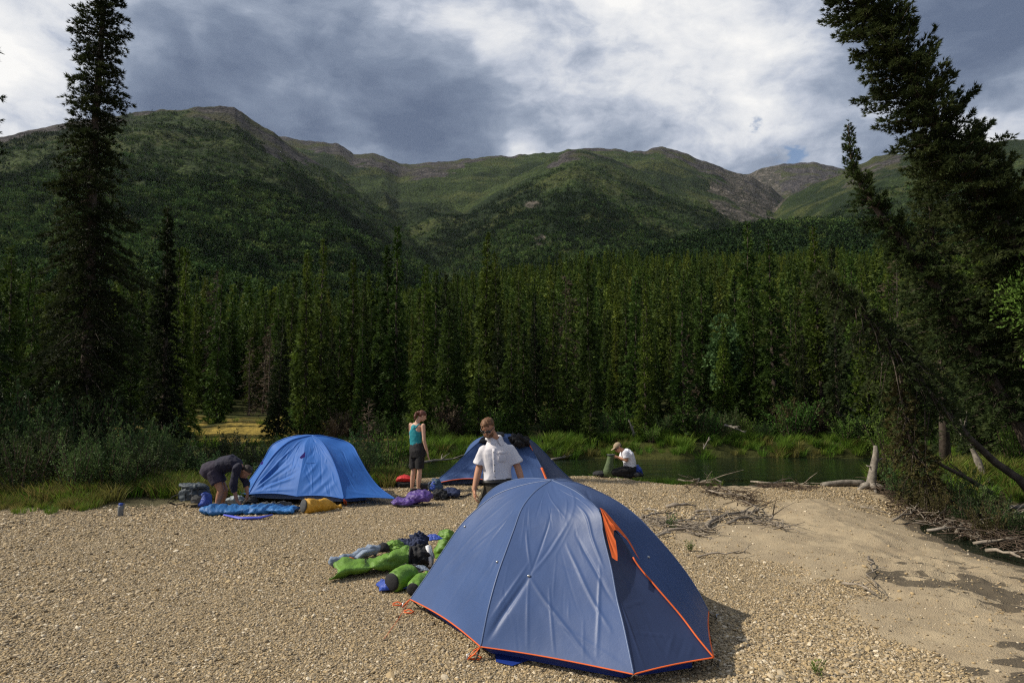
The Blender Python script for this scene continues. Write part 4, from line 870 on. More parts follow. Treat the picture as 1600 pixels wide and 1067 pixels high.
# undergrowth along the far bank
UL = ['dark', 'light green', 'greyish']
for i in range(36):
    px = 470 + 900 * (i + rg.uniform(-.3, .3)) / 36; Y = rg.uniform(25.4, 28.5); q = at(px, 690, Y); z0 = gz(q.x, q.y) - .05; j = int(rg.choice([0, 0, 1, 1, 2])); s = rg.uniform(.55, 1.25)
    z_ = ['behind the blue tent', 'between the tents', 'behind the rear tent', 'behind the kneeling person', 'above the middle of the river', 'below the poplar', 'left of the white stump'][int(np.searchsorted([600, 700, 880, 990, 1090, 1230], px))]
    lowshrub('bank_bush', ('low ' if s < .9 else 'tall ') + UL[j] + ' undergrowth bush on the far bank ' + z_, (q.x, q.y, z0), SH[i % 4], [G_BUSH, G_BUSHL, G_BROWN][j], s * .8, 'undergrowth bushes on the far bank', None, (s * 1.3, s * 1.1, s * .8))
# stump and logs by the water
p = gp(1362, 764); mb = MB()
mb.tube([(0, 0, -.1), (.0, 0, .12), (.05, 0, .4), (.12, 0, .72), (.12, 0, .92)], [.14, .105, .08, .062, .035], 12)
for k in range(6):
    a = k * 1.05 + .3; mb.tube([(0, 0, .12), (.18 * math.cos(a), .18 * math.sin(a), .06), (.42 * math.cos(a), .36 * math.sin(a), -.03)], [.08, .055, .02], 6)
mb.tube([(.10, 0, .55), (.22, -.05, .66)], [.03, .012], 5); mb.tube([(.06, 0, .45), (-.12, -.05, .50)], [.03, .01], 5)
tag(mb.build('stump', GREYBARK, None, True, p), 'bleached upright tree stump with roots on the sand by the water', 'stump')
tag(stick('log', 'long pale log lying on the sand left of the bleached stump', 'log', gp(1284, 760) + Vector((0, 0, .03)), gp(1350, 760) + Vector((0, 0, .07)), .058, GREYBARK, .01, 0, 5, None, endr=1.2))
stick('fallen_log', 'white fallen log on the far bank between the teal top person and the rear tent', 'log', at(640, 726, 20.5), at(716, 716, 22.5), .05, GREYBARK, .02, 3, 7)
stick('fallen_log', 'thin white fallen log on the far bank right of the rear tent', 'log', at(862, 718, 24), at(905, 712, 25), .045, GREYBARK, .02, 2, 8)
stick('fallen_log', 'bleached broken trunk hanging over the far bank bush', 'log', at(1132, 664, 26), at(1165, 676, 25.6), .05, GREYBARK, .03, 5, 9)
stick('snag', 'pale bare snag leaning at the grassy spit behind the slanting trunk', 'snag', at(1541, 750, 14.6), at(1488, 640, 15), .07, GREYBARK, .02, 4, 10)
stick('snag', 'thin pale snag standing at the water edge behind the kneeling person', 'snag', at(992, 682, 26), at(982, 655, 26), .06, GREYBARK, .02, 2, 12)
stick('snag', 'pale bent dead branch hanging over the water under the light green bush', 'snag', at(1098, 712, 25.2), at(1108, 682, 25.4), .045, GREYBARK, .05, 4, 13)
stick('fallen_log', 'thin dark trunk sloping from the spit toward the rusty hanging spruce', 'log', at(1548, 770, 13.0), at(1402, 690, 12.7), .05, BARK, .02, 2, 14)
# ================================================================ TENTS
def cloth(name, col, rough=.42, transl=.14, bump=.25, bs=26, spec=.5, var=.06, bdist=.004):
    return M_simple(name, col, rough, var, 2.5, bump, bs, spec=spec, transl=transl, bdist=bdist)
T_SLATE = cloth('slate_blue_nylon', (.050, .092, .225), .46, spec=.38)
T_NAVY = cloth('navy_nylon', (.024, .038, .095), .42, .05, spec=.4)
T_BLUE = cloth('bright_blue_nylon', (.040, .165, .54), .6, .28, spec=.3)
T_BLUE2 = cloth('mid_blue_nylon', (.055, .105, .26), .6, .18, spec=.3)
T_ORANGE = cloth('orange_fabric', (.75, .13, .02), .6, .15, .2)
T_INNER = cloth('inner_tent_fabric', (.05, .065, .10), .8, .05)
T_FLOOR = cloth('royal_blue_groundsheet', (.012, .035, .22), .45, .05)
BLACK = M_simple('black_plastic', (.012, .012, .013), .5, .2, 20)
BLACKC = M_simple('black_cloth', (.016, .016, .018), .85, .3, 12, .5, 40)
METAL = M_simple('grey_metal', (.42, .43, .45), .35, .1, 20, metal=.8)
WHITEP = M_simple('white_cloth', (.72, .72, .74), .8, .05, 10, .3, 30)
SEAM = cloth('slate_seam_tape', (.11, .16, .30), .4)
def interp3(pts, v):
    pts = np.array([tuple(p) for p in pts], float); n = len(pts)
    d = np.linalg.norm(np.diff(pts, axis=0), axis=1); cs = np.concatenate([[0], np.cumsum(d)]); cs /= cs[-1]
    # Catmull-Rom on the chord parameter
    out = np.zeros((len(v), 3))
    i = np.clip(np.searchsorted(cs, v, 'right') - 1, 0, n - 2); t_ = (v - cs[i]) / (cs[i + 1] - cs[i])
    p0, p1, p2, p3 = pts[np.maximum(i - 1, 0)], pts[i], pts[i + 1], pts[np.minimum(i + 2, n - 1)]; t_ = t_[:, None]
    return .5 * ((2 * p1) + (-p0 + p2) * t_ + (2 * p0 - 5 * p1 + 4 * p2 - p3) * t_ ** 2 + (-p0 + 3 * p1 - 3 * p2 + p3) * t_ ** 3)
def seg_d(u, v, s, asp):
    ax_, ay_, bx_, by_ = s; ex, ey = (bx_ - ax_) * asp, by_ - ay_; L = ex * ex + ey * ey + 1e-9
    q = np.clip(((u - ax_) * asp * ex + (v - ay_) * ey) / L, 0, 1)
    return np.sqrt(((u - ax_) * asp - q * ex) ** 2 + (v - ay_ - q * ey) ** 2), q
csc = [.5, .5]
def panel(name, parent, mat, eA, eB, sag=.05, creases=(), seed=0, hem=.03, nu=70, nv=90, rnd_n=26, amp=.006, out=None, vlim=None, off=0.0, asp=.8, push=None):
    v = np.linspace(0, 1, nv); u = np.linspace(0, 1, nu); A_, B_ = interp3(eA, v), interp3(eB, v)
    uu, vv = np.meshgrid(u, v, indexing='xy')
    if vlim is not None:
        vl = np.interp(u, *vlim); ve = np.clip(v[:, None] * vl[None, :], 0, 1).ravel(); uf = uu.ravel()
        Pm = (interp3(eA, ve) * (1 - uf)[:, None] + interp3(eB, ve) * uf[:, None]).reshape(nv, nu, 3); vv = ve.reshape(nv, nu)
    else: Pm = A_[:, None] * (1 - u)[None, :, None] + B_[:, None] * u[None, :, None]
    du = np.gradient(Pm, axis=1); dv = np.gradient(Pm, axis=0); N = nrm(np.cross(du, dv)); N[~np.isfinite(N)] = 0
    if out is not None:
        sgn = np.sign(((Pm - np.array(out)) * N).sum(-1).mean()); N = N * (sgn if sgn != 0 else 1)
    Nm = nrm(N[nv // 3:].mean((0, 1))); N = nrm(N * .5 + Nm * .5)
    bow = np.sin(np.pi * uu) * ss(vv, 0, .45)
    D = -sag * bow * (1 - .25 * vv)
    r = random.Random(seed)
    cr = list(creases)
    for _ in range(rnd_n):
        a, b = r.uniform(.05, .95), r.uniform(.15, .95); an = r.choice([r.uniform(.9, 1.9), r.uniform(0, 3.14), r.uniform(1.2, 1.8)]); L = r.uniform(.08, .32)
        cr.append((a, b, a + L * math.cos(an), b + L * math.sin(an), r.choice([-1, 1]) * r.uniform(.3, .9) * amp, r.uniform(.006, .014)))
    edge = np.minimum(1, np.minimum(uu, 1 - uu) * 12) * np.minimum(1, (1.02 - vv) * 14)
    for c in cr:
        d, q = seg_d(uu, vv, c[:4], asp); D = D + c[4] * csc[0] * np.exp(-(d / (c[5] * csc[1])) ** 2) * (np.sin(np.pi * np.clip(q, .04, .96)) ** .6) * edge
    D = D + (fbm(uu * 5 + seed, vv * 5, 3, seed) - .5) * amp * 1.3 * edge * np.sin(np.pi * uu) ** .3 * (vv > .02)
    Pm = Pm + N * (D + off)[..., None]
    if push is not None: Pm = Pm + np.array(push) * (np.sin(np.pi * uu) * vv)[..., None]
    # catenary hem
    Pm[..., 2] += hem * np.sin(np.pi * uu) ** 1.0 * vv ** 6
    i = np.arange(nv - 1)[:, None] * nu + np.arange(nu - 1)[None, :]
    me = npmesh(name, Pm.reshape(-1, 3), np.stack([i, i + 1, i + nu + 1, i + nu], -1).reshape(-1, 4))
    bm = bmesh.new(); bm.from_mesh(me); bmesh.ops.remove_doubles(bm, verts=bm.verts, dist=1e-5); bm.to_mesh(me); bm.free()
    o = link(name, me, mat, parent); local(o, parent); return Pm
def seam(parent, pts, r, mat, name='seam', n=40):
    p = interp3(pts, np.linspace(0, 1, n)); mb = MB(); mb.tube([tuple(q) for q in p], r, 6); return mb.build(name, mat, parent, world=True)
def hemline(parent, Pm, mat, r=.008, name='hem_trim'):
    mb = MB(); mb.tube([tuple(q) for q in Pm[-1]][::2] + [tuple(Pm[-1, -1])], r, 6, flat=.6); return mb.build(name, mat, parent, world=True)
def cv(*pts): return [at(*p) for p in pts]
def arch(P_, G_, n=9, k=.62):
    o = []
    for i in range(n):
        u = i / (n - 1); h = math.cos(u * math.pi / 2) ** k if u < 1 else 0; s = math.sin(u * math.pi / 2)
        o.append(Vector((P_.x + (G_.x - P_.x) * s, P_.y + (G_.y - P_.y) * s, G_.z + (P_.z - G_.z) * h)))
    return o
def peg(parent, p, q, mat=METAL):
    mb = MB(); mb.tube([q + Vector((0, 0, .05)), q - Vector((0, 0, .05))], .005, 5); mb.tube([q + Vector((0, 0, .045)), q + Vector((.02, 0, .05))], .005, 5); mb.build('peg', mat, parent, world=True)
def strap(parent, p, q, mat=T_ORANGE, w=.009, name='peg_loop'):
    mb = MB(); s = (q - p).cross(Vector((0, 0, 1))).normalized() * .018
    mb.tube([p, p.lerp(q, .5) + s + Vector((0, 0, .012)), q], w, 5, flat=.3); mb.tube([p, p.lerp(q, .5) - s, q], w * .8, 5, flat=.3); mb.build(name, mat, parent, world=True)
# ---- front tent
C0 = Vector((.45, 6.0, 0)); T1 = thing('dome_tent', 'grey blue dome tent with orange piping, nearest tent on the gravel', 'tent', (C0.x, C0.y, gz(C0.x, C0.y)))
inn = (.45, 6.1, .3)
eA = cv((862, 750, 6.15), (820, 757, 6.25), (777, 772, 6.35), (743, 797, 6.4), (718, 823, 6.42), (692, 861, 6.43), (667, 899, 6.42), (641, 936, 6.4))
eB = cv((862, 750, 6.15), (837, 767, 6.02), (816, 793, 5.85), (803, 827, 5.7), (792, 857, 5.58), (777, 899, 5.43), (763, 950, 5.3), (751, 1010, 5.2))
eR = cv((862, 750, 6.15), (900, 768, 5.85), (935, 796, 5.55))
eC0 = cv((935, 796, 5.55), (944, 841, 5.4), (955, 887, 5.25), (964, 936, 5.1), (973, 972, 4.97), (981, 1009, 4.85), (990, 1053, 4.72))
eD0 = cv((935, 796, 5.55), (974, 844, 5.5), (995, 881, 5.42), (1025, 917, 5.3), (1062, 960, 5.17), (1090, 997, 5.03), (1115, 1027, 4.93))
eE = cv((862, 750, 6.15), (900, 754, 6.2), (933, 767, 6.25), (967, 785, 6.25), (998, 809, 6.2), (1031, 844, 6.15), (1062, 881, 6.1), (1087, 917, 6.05), (1107, 955, 6.0))
Fp, Gp = Vector((.85, 7.55, .08)), Vector((-.45, 7.45, .08)); Pk = eA[0]
eF, eG = arch(Pk, Fp), arch(Pk, Gp)
pA = panel('rainfly_panel', T1, T_SLATE, eA, eB, .035, [(.25, .75, .75, .30, -.012, .02), (.05, .95, .62, .55, .012, .02), (.35, .72, .62, .42, .010, .012), (.55, .98, .9, .55, .012, .016), (.75, .98, .97, .5, .010, .014), (.1, .9, .35, .45, .012, .016), (.45, .98, .55, .70, -.01, .012), (.62, .55, .72, .35, -.018, .016), (.55, .78, .95, .9, .004, .006), (.2, .6, .45, .2, .006, .02), (.5, .35, .75, .1, .006, .02)], 3, .03, out=inn, amp=.0065)
pB = panel('rainfly_panel', T1, T_SLATE, eB, eR + eC0[1:], .045, [(.02, .97, .27, .66, -.03, .03), (.0, .92, .24, .60, .012, .016), (.27, .66, .75, .98, .014, .016), (.27, .66, .60, .40, .010, .018), (.27, .66, .42, .3, -.010, .014), (.60, .40, .95, .15, .007, .02), (.35, .12, .58, .36, .007, .012), (.58, .36, .72, .22, .006, .012), (.6, .5, .9, .85, .011, .02), (.7, .45, .98, .75, -.012, .02), (.8, .3, .93, .6, .012, .02), (.45, .7, .5, .98, .008, .012), (.5, .85, .98, .98, .007, .012), (.13, .4, .27, .62, .008, .015), (.68, .1, .95, .28, .007, .01), (.27, .66, .32, .98, .007, .015), (.3, .62, .5, .45, -.008, .02), (.78, .95, .9, .6, .012, .016)], 5, .02, out=inn, nu=120, nv=130, amp=.0042, rnd_n=30)
pC = panel('door_panel', T1, T_NAVY, eC0, eD0, .02, [(.2, .45, .5, .42, .006, .008), (.3, .40, .6, .55, .007, .008), (.1, .62, .62, .60, .009, .01), (.15, .78, .7, .84, .009, .01), (.45, .95, .75, .82, .010, .012), (.55, .97, .85, .86, -.008, .012), (.3, .5, .45, .32, .006, .008), (.05, .5, .15, .98, .010, .02), (.35, .5, .65, .47, .006, .008), (.7, .97, .9, .9, .009, .012), (.4, .35, .5, .5, .006, .008)], 7, .015, out=inn, amp=.0045, rnd_n=30)
pD = panel('rainfly_panel', T1, T_SLATE, eR + eD0[1:], eE, .03, [(.3, .9, .7, .3, .006, .03), (.0, .3, .5, .05, .010, .03), (.1, .28, .7, .2, -.008, .03), (.2, .7, .8, .8, .004, .01)], 9, .02, out=inn, amp=.004)
pE = panel('rainfly_panel', T1, T_SLATE, eE, eF, .04, [], 11, .03, out=inn)
pF = panel('rainfly_panel', T1, T_SLATE, eF, eG, .04, [], 12, .03, out=inn)
pG = panel('rainfly_panel', T1, T_SLATE, eG, eA, .04, [], 13, .03, out=inn)
for e in (eA, eB, eR, eE, eF, eG): seam(T1, e, .006, SEAM)
seam(T1, eC0, .007, SEAM)
for p_ in (pA, pB, pC, pD, pE, pF, pG): hemline(T1, p_, T_ORANGE, .0075)
zp = interp3(eD0, np.linspace(.33, 1, 30)); mb = MB(); mb.tube([Vector(q) + Vector((.0, -.012, .004)) for q in zp], .0065, 6); mb.build('door_zipper', T_ORANGE, T1, world=True)
# orange vent hood hanging from the top of the door
vo = panel('vent_hood', T1, T_ORANGE, [p + Vector((0, -.014, .0)) for p in eC0], [p + Vector((.012, -.014, .004)) for p in eD0], -.045, [(.2, .1, .3, .3, .018, .05), (.5, .05, .6, .18, .014, .06), (.7, .08, .9, .3, .016, .05), (.05, .15, .12, .33, -.012, .04), (.4, .12, .75, .16, .02, .03)], 21, 0, vlim=([0, .12, .20, .30, .45, .6, .72, .82, .9, 1], [.33, .36, .30, .20, .165, .165, .175, .23, .30, .36]), off=.035, out=inn, nv=40, nu=50, rnd_n=10, amp=.006)
# inner tent and groundsheet seen under the raised hem
def shrink(e, k, kz, c): return [Vector((c.x + (p.x - c.x) * k, c.y + (p.y - c.y) * k, .03 + max(0, p.z - .08) * kz)) for p in e]
cI = Vector((.42, 6.0, 0)); IE = [shrink(e, .88, .90, cI) for e in (eA, eB, eR + eC0[1:], eR + eD0[1:], eE, eF, eG)]
for k in range(7): panel('inner_tent_panel', T1, T_INNER, IE[k], IE[(k + 1) % 7], .03, [], 30 + k, 0, nu=16, nv=24, out=inn)
mb = MB(); cor = [e[-1] for e in IE]; mb.add([(p.x, p.y, gz(p.x, p.y) + .012) for p in cor] + [(p.x * 1.0, p.y, gz(p.x, p.y) + .10) for p in cor], [tuple(range(7))] + [(i, (i + 1) % 7, (i + 1) % 7 + 7, i + 7) for i in range(7)]); mb.build('groundsheet', T_FLOOR, T1, False, world=True)
q1, q2, q3 = gp(775, 1036), gp(842, 1030), gp(880, 1014); mb = MB(); mb.add([q1 + Vector((0, 0, .012)), gp(800, 1043) + Vector((0, 0, .014)), q2 + Vector((0, 0, .02)), q3 + Vector((0, 0, .05)), gp(770, 1006) + Vector((0, .15, .05))], [(0, 1, 2, 3, 4)]); mb.build('groundsheet_corner', T_FLOOR, T1, False, world=True)
# pole feet, loops, pegs, buckles, guy lines
for p, g, lp in ((eB[-1], (741, 1036), (730, 1032)), (eA[-1], (655, 948), (629, 950)), (eC0[-1], (992, 1064), (992, 1066)), (eD0[-1], (1112, 1034), (1122, 1042)), (eE[-1], (1112, 962), (1120, 968))):
    gq = gp(*g); mb = MB(); mb.tube([p + Vector((0, .01, 0)), Vector((gq.x, gq.y, gz(gq.x, gq.y)))], .006, 6); mb.build('pole_foot', BLACK, T1, world=True)
    l = gp(*lp); dark = g[0] > 900; strap(T1, p, l + Vector((0, 0, .01)), METAL if dark else T_ORANGE, .011 if not dark else .009); peg(T1, p, l)
for lp in ((744, 1030), (640, 958), (622, 946)):
    l = gp(*lp); mb = MB(); mb.tube([l + Vector((-.05, 0, .02)), l + Vector((-.01, .02, .03)), l + Vector((.04, -.01, .02)), l + Vector((.02, -.03, .012)), l + Vector((-.05, -.01, .01))], .009, 6, flat=.5); mb.build('peg_loop', T_ORANGE, T1, world=True)
for (pm, u, v) in ((pB, .27, .66), (pA, .93, .62), (pA, .10, .56), (pD, .45, .62)):
    q = Vector(pm[int(v * (pm.shape[0] - 1)), int(u * (pm.shape[1] - 1))]); mb = MB(); mb.sph(q + (q - Vector(inn)).normalized() * .006, (.014, .008, .011), 6); mb.build('guy_toggle', METAL, T1, world=True)
mb = MB(); a_, b_ = gp(600, 1000), eA[-1]; mb.tube([b_, b_.lerp(a_, .5) + Vector((0, 0, -.01)), a_ + Vector((0, 0, .012))], .0022, 4); mb.build('guy_line', T_ORANGE, T1, world=True)
csc[:] = [1, 1]
# ---- blue tent on the left
eL = cv((487, 680, 13.3), (455, 688, 13.15), (432, 706, 13.0), (415, 728, 12.9), (400, 750, 12.75), (388, 772, 12.6))
eRt = cv((487, 680, 13.3), (503, 691, 13.1), (517, 713, 12.8), (527, 738, 12.55), (533, 760, 12.35), (537, 779, 12.2))
eTip = cv((487, 680, 13.3), (515, 683, 13.35), (538, 689, 13.4), (551, 697, 13.3), (560, 713, 13.1), (574, 738, 12.95), (592, 761, 12.8), (617, 779, 12.6))
eLf = cv((487, 680, 13.3), (462, 681, 13.4), (440, 687, 13.45), (424, 697, 13.4), (412, 718, 13.4), (396, 742, 13.35), (380, 762, 13.3), (366, 774, 13.2))
eMid = cv((487, 680, 13.3), (478, 692, 13.1), (474, 712, 12.85), (470, 735, 12.6), (466, 757, 12.45), (463, 775, 12.35))
C1 = Vector((-3.9, 13.2, 0)); T2 = thing('dome_tent', 'bright blue dome tent standing on the left in front of the bushes', 'tent', (C1.x, C1.y, gz(C1.x, C1.y))); in2 = (-3.9, 13.3, .4)
Pk2 = eL[0]; eb1, eb2 = arch(Pk2, Vector((-3.45, 14.5, .12))), arch(Pk2, Vector((-5.0, 14.6, .15)))
fan = [(.02, .98, x_, y_, s_ * .022, .022) for x_, y_, s_ in ((.3, .55, 1), (.45, .5, -1), (.6, .55, 1), (.75, .6, 1), (.2, .6, -1), (.85, .75, 1), (.6, .68, -1), (.95, .9, .7), (.4, .3, 1), (.9, .66, -.8))]
qL = panel('rainfly_panel', T2, T_BLUE, eL, eMid, .05, fan, 41, .05, out=in2, amp=.010)
qM = panel('rainfly_panel', T2, T_BLUE, eMid, eRt, .05, [(.1, .95, .7, .6, .014, .03), (.3, .97, .8, .72, .014, .03), (.5, .97, .9, .8, .012, .03), (.1, .75, .5, .5, .012, .03), (.1, .45, .5, .28, -.010, .03)], 42, .05, out=in2, amp=.010)
qR = panel('rainfly_panel', T2, T_BLUE, eRt, eTip, .05, [(.1, .9, .9, .96, .01, .02), (.05, .5, .8, .92, .012, .04), (.9, .5, .2, .3, .01, .03)], 43, .05, out=in2, amp=.008)
qF = panel('rainfly_panel', T2, T_BLUE, eLf, eL, .05, [(.2, .9, .6, .4, .012, .03), (.5, .9, .7, .4, -.012, .03)], 44, .04, out=in2, amp=.008)
for k, (a_, b_) in enumerate(((eTip, eb1), (eb1, eb2), (eb2, eLf))): panel('rainfly_panel', T2, T_BLUE, a_, b_, .05, [], 45 + k, .04, out=in2)
for e in (eL, eRt, eTip, eLf, eb1, eb2): seam(T2, e, .012, T_BLUE)
for p_ in (qL, qM, qR, qF): hemline(T2, p_, T_BLUE, .008)
T_GREYW = cloth('grey_inner_wall', (.10, .12, .16), .8, .05)
cI = Vector((-3.95, 13.3, 0)); IE2 = [shrink(e, .93, .88, cI) for e in (eLf, eL, eMid, eRt, [p * .7 + Vector(cI) * .3 if 0 else p.lerp(Vector((cI.x + .3, cI.y, p.z)), .3) for p in eTip], eb1, eb2)]
for k in range(7): panel('inner_tent_panel', T2, T_GREYW, IE2[k], IE2[(k + 1) % 7], .03, [], 50 + k, 0, nu=14, nv=20, out=in2)
T_PURP = cloth('purple_fabric', (.07, .03, .30), .5, .05)
q = at(475, 711, 12.78); mb = MB(); mb.add([q + Vector((.03, -.03, .07)), q + Vector((-.07, -.05, -.04)), q + Vector((-.03, -.06, -.06)), q + Vector((.03, -.03, -.03))], [(0, 1, 2, 3)]); mb.build('guy_patch', T_PURP, T2, world=True)
q = at(410, 722, 13.1); mb = MB(); mb.add([q + Vector((.02, -.02, .03)), q + Vector((-.04, -.02, -.02)), q + Vector((-.0, -.03, -.05)), q + Vector((.02, -.02, -.02))], [(0, 1, 2, 3)]); mb.build('guy_patch', T_PURP, T2, world=True)
for p, g in ((eRt[-1], (541, 790)), (eTip[-1], (622, 779)), (eL[-1], (385, 790))):
    l = gp(*g); strap(T2, p, l, T_ORANGE if g[0] == 541 else BLACK, .010); peg(T2, p, l)
# ---- rear tent
eA3 = cv((785, 678, 16), (760, 683, 15.9), (742, 696, 15.8), (722, 715, 15.6), (700, 736, 15.3), (674, 757, 15.0))
eM3 = cv((785, 678, 16), (778, 692, 15.7), (772, 712, 15.4), (768, 732, 15.1), (766, 750, 14.9))
eV3 = cv((785, 678, 16), (803, 679, 15.9), (820, 687, 15.75), (832, 705, 15.55), (845, 728, 15.3), (857, 757, 15.0))
eR3 = cv((785, 678, 16), (810, 680, 16), (830, 688, 16.05), (850, 706, 16.05), (870, 728, 16), (893, 750, 15.8))
T3 = thing('dome_tent', 'blue dome tent with orange edging behind the man in the white shirt', 'tent', (-.25, 15.9, gz(-.25, 15.9))); in3 = (-.2, 16, .4)
Pk3 = eA3[0]; eb3, eb4 = arch(Pk3, Vector((.7, 17.0, .02))), arch(Pk3, Vector((-1.2, 17.0, .02)))
s1 = panel('rainfly_panel', T3, T_BLUE2, eA3, eM3, .05, [(.3, .95, .45, .3, .016, .03), (.6, .98, .6, .4, .016, .03), (.02, .98, .5, .6, .014, .03), (.8, .95, .8, .4, -.014, .03)], 61, .10, out=in3, amp=.008)
s2_ = panel('rainfly_panel', T3, T_BLUE2, eM3, eV3, .05, [(.3, .95, .5, .3, .012, .03)], 62, .03, out=in3, amp=.008)
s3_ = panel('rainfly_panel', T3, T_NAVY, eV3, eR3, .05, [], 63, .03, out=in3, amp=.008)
for k, (a_, b_) in enumerate(((eR3, eb3), (eb3, eb4), (eb4, eA3))): panel('rainfly_panel', T3, T_BLUE2, a_, b_, .05, [], 65 + k, .04, out=in3, nu=20, nv=30)
for e in (eA3, eM3, eV3, eR3): seam(T3, e, .010, T_BLUE2)
hemline(T3, s1, T_ORANGE, .015); hemline(T3, s2_, T_ORANGE, .012)
zz3 = interp3(eV3, np.linspace(.22, .50, 12)); mb = MB(); mb.tube([Vector(q) + Vector((.01, -.03, .01)) for q in zz3], [.02, .03, .04, .045, .045, .04, .03, .025, .018, .015, .012, .01], 6, flat=.5); mb.build('vent_hood', T_ORANGE, T3, world=True)
zz3 = interp3(eV3, np.linspace(.76, .97, 8)); mb = MB(); mb.tube([Vector(q) + Vector((.0, -.03, .0)) for q in zz3], .03, 6, flat=.5); mb.build('door_flap', T_ORANGE, T3, world=True)
IE3 = [shrink(e, .88, .88, Vector((-.25, 15.9, 0))) for e in (eA3, eM3, eV3, eR3, eb3, eb4)]
for k in range(6): panel('inner_tent_panel', T3, T_GREYW, IE3[k], IE3[(k + 1) % 6], .03, [], 70 + k, 0, nu=12, nv=18, out=in3)
for p, g in ((eA3[-1], (671, 759)), (eM3[-1], (728, 757))): l = gp(*g); strap(T3, p, l, BLACK, .01); peg(T3, p, l)
# ================================================================ SOFT GEAR
def fold(me, amp, fr, seed, zmin=None, nz=1.0):
    n = len(me.vertices); co = np.zeros(n * 3, np.float32); me.vertices.foreach_get('co', co); co = co.reshape(-1, 3); no = np.zeros(n * 3, np.float32); me.vertices.foreach_get('normal', no); no = no.reshape(-1, 3)
    x, y, z = co[:, 0] * fr, co[:, 1] * fr, co[:, 2] * fr * nz
    d = (ridged(x + .6 * z + seed, y * .8 + .7 * z, 3, seed) - .62) + .5 * (ridged(x * .7 - z, z * 1.3 + y + seed, 3, seed + 9) - .62)
    co = co + no * (d * amp)[:, None]
    if zmin is not None: co[:, 2] = np.maximum(co[:, 2], zmin)
    me.vertices.foreach_set('co', co.astype(np.float32).ravel()); me.update(); return me
def lump(name, label, cat, c, r, mat, seed=1, amp=.03, fr=8, R=None, parent=None, sq=.0, low=-.4):
    mb = MB(); mb.sph((0, 0, 0), 1.0, 44)
    V = np.array(mb.v); V = np.sign(V) * np.abs(V) ** (1 - sq); V = V * np.array(r); V[:, 2] = np.maximum(V[:, 2], low * r[2])
    if R: V = np.array([tuple(R @ Vector(v)) for v in V])
    mb.v = [tuple(v) for v in V]; me = mb.mesh(name); fold(me, amp * 1.5, fr * .8, seed); fold(me, amp * .55, fr * 2.0, seed + 5)
    if parent is not None: o = link(name, me, mat, parent); o.location = Vector(c) - parent.location; return o
    return tag(link(name, me, mat, None, c), label, cat)
def sack(name, label, cat, p0, p1, r0, r1, mat, endmat=None, seed=1, amp=.012, neck=True, cinch=.35, parts=True, flat=1.0):
    t = thing(name, label, cat, (p0 + p1) / 2 - Vector((0, 0, r0 * .9))); ax = p1 - p0; L = ax.length; n = 44; pts = []; rr = []
    for i in range(n):
        u = i / (n - 1); pts.append(p0.lerp(p1, u) + Vector((0, 0, .01 * math.sin(u * 7 + seed)))); e = (1 - (1 - min(1, u * 9)) ** 2) ** .5 if u < .11 else 1
        k = r0 + (r1 - r0) * u
        if neck and u > 1 - cinch: k *= 1 - .86 * ss(u, 1 - cinch, .97) + .25 * ss(u, .95, 1)
        rr.append(max(.006, k * (.55 + .45 * e)))
    mb = MB(); mb.tube(pts, rr, 44, flat=flat); me = mb.mesh('bag_body'); fold(me, amp * 1.5, 8, seed, None, .5); fold(me, amp * .5, 20, seed + 3, None, .5); o = link('bag_body', me, mat, t); local(o, t)
    if endmat: 
        mb = MB(); d = ax.normalized(); q = d.to_track_quat('Z', 'Y').to_matrix(); mb.sph(p0 - d * .002, (r0 * .84, r0 * .84, r0 * .24), 14, q); mb.build('bag_base', endmat, t, world=True)
    if neck: mb = MB(); c = p0.lerp(p1, .965); d = ax.normalized(); a = d.orthogonal().normalized(); b_ = d.cross(a); rc = r1 * .22; mb.tube([c + (a * math.cos(k) + b_ * math.sin(k)) * rc for k in np.linspace(0, 6.28, 12)], .005, 5); mb.tube([c + a * rc, c + a * rc + d * .06 + Vector((0, 0, -.03)), c + a * rc + d * .10 + Vector((.02, 0, -.05))], .003, 4); mb.build('drawcord', BLACK, t, world=True)
    return t
def sheet(name, label, cat, c, w, d, mat, seed, amp=.05, rz=0, lift=.02):
    """a dropped piece of cloth lying in folds"""
    n = 46; g = np.linspace(-1, 1, n); X, Y = np.meshgrid(g, g); q = .82 + .3 * fbm(np.arctan2(Y, X) * 1.2 + 9, X * 0 + seed, 3, seed); rr_ = np.maximum(abs(X), abs(Y)); 
    Z = lift + amp * ridged(X * 2.2 + seed, Y * 2.2 + X, 3, seed) * (1 - rr_ ** 3) ; x = X * w * q; y = Y * d * q; ca, sa = math.cos(rz), math.sin(rz); xr, yr = x * ca - y * sa, x * sa + y * ca
    zz_ = ground_h(xr + c[0], yr + c[1]) - gz(c[0], c[1]) if c[2] < .15 else 0
    i = np.arange(n - 1)[:, None] * n + np.arange(n - 1)[None, :]; me = npmesh(name, np.stack([xr, yr, Z + zz_], -1).reshape(-1, 3), np.stack([i, i + 1, i + n + 1, i + n], -1).reshape(-1, 4))
    o = link(name, me, mat, None, c); md = o.modifiers.new('thickness', 'SOLIDIFY'); md.thickness = .012; return tag(o, label, cat)
G_BAG = cloth('lime_green_nylon', (.115, .24, .022), .5, .05, bump=.9, bs=11, var=.16, bdist=.022); GREYB = cloth('grey_blue_fabric', (.20, .25, .33), .6, .05, bump=.9, bs=11, var=.16, bdist=.022); NAVYC = M_simple('navy_cloth', (.016, .024, .065), .85, .3, 10, .4, 40)
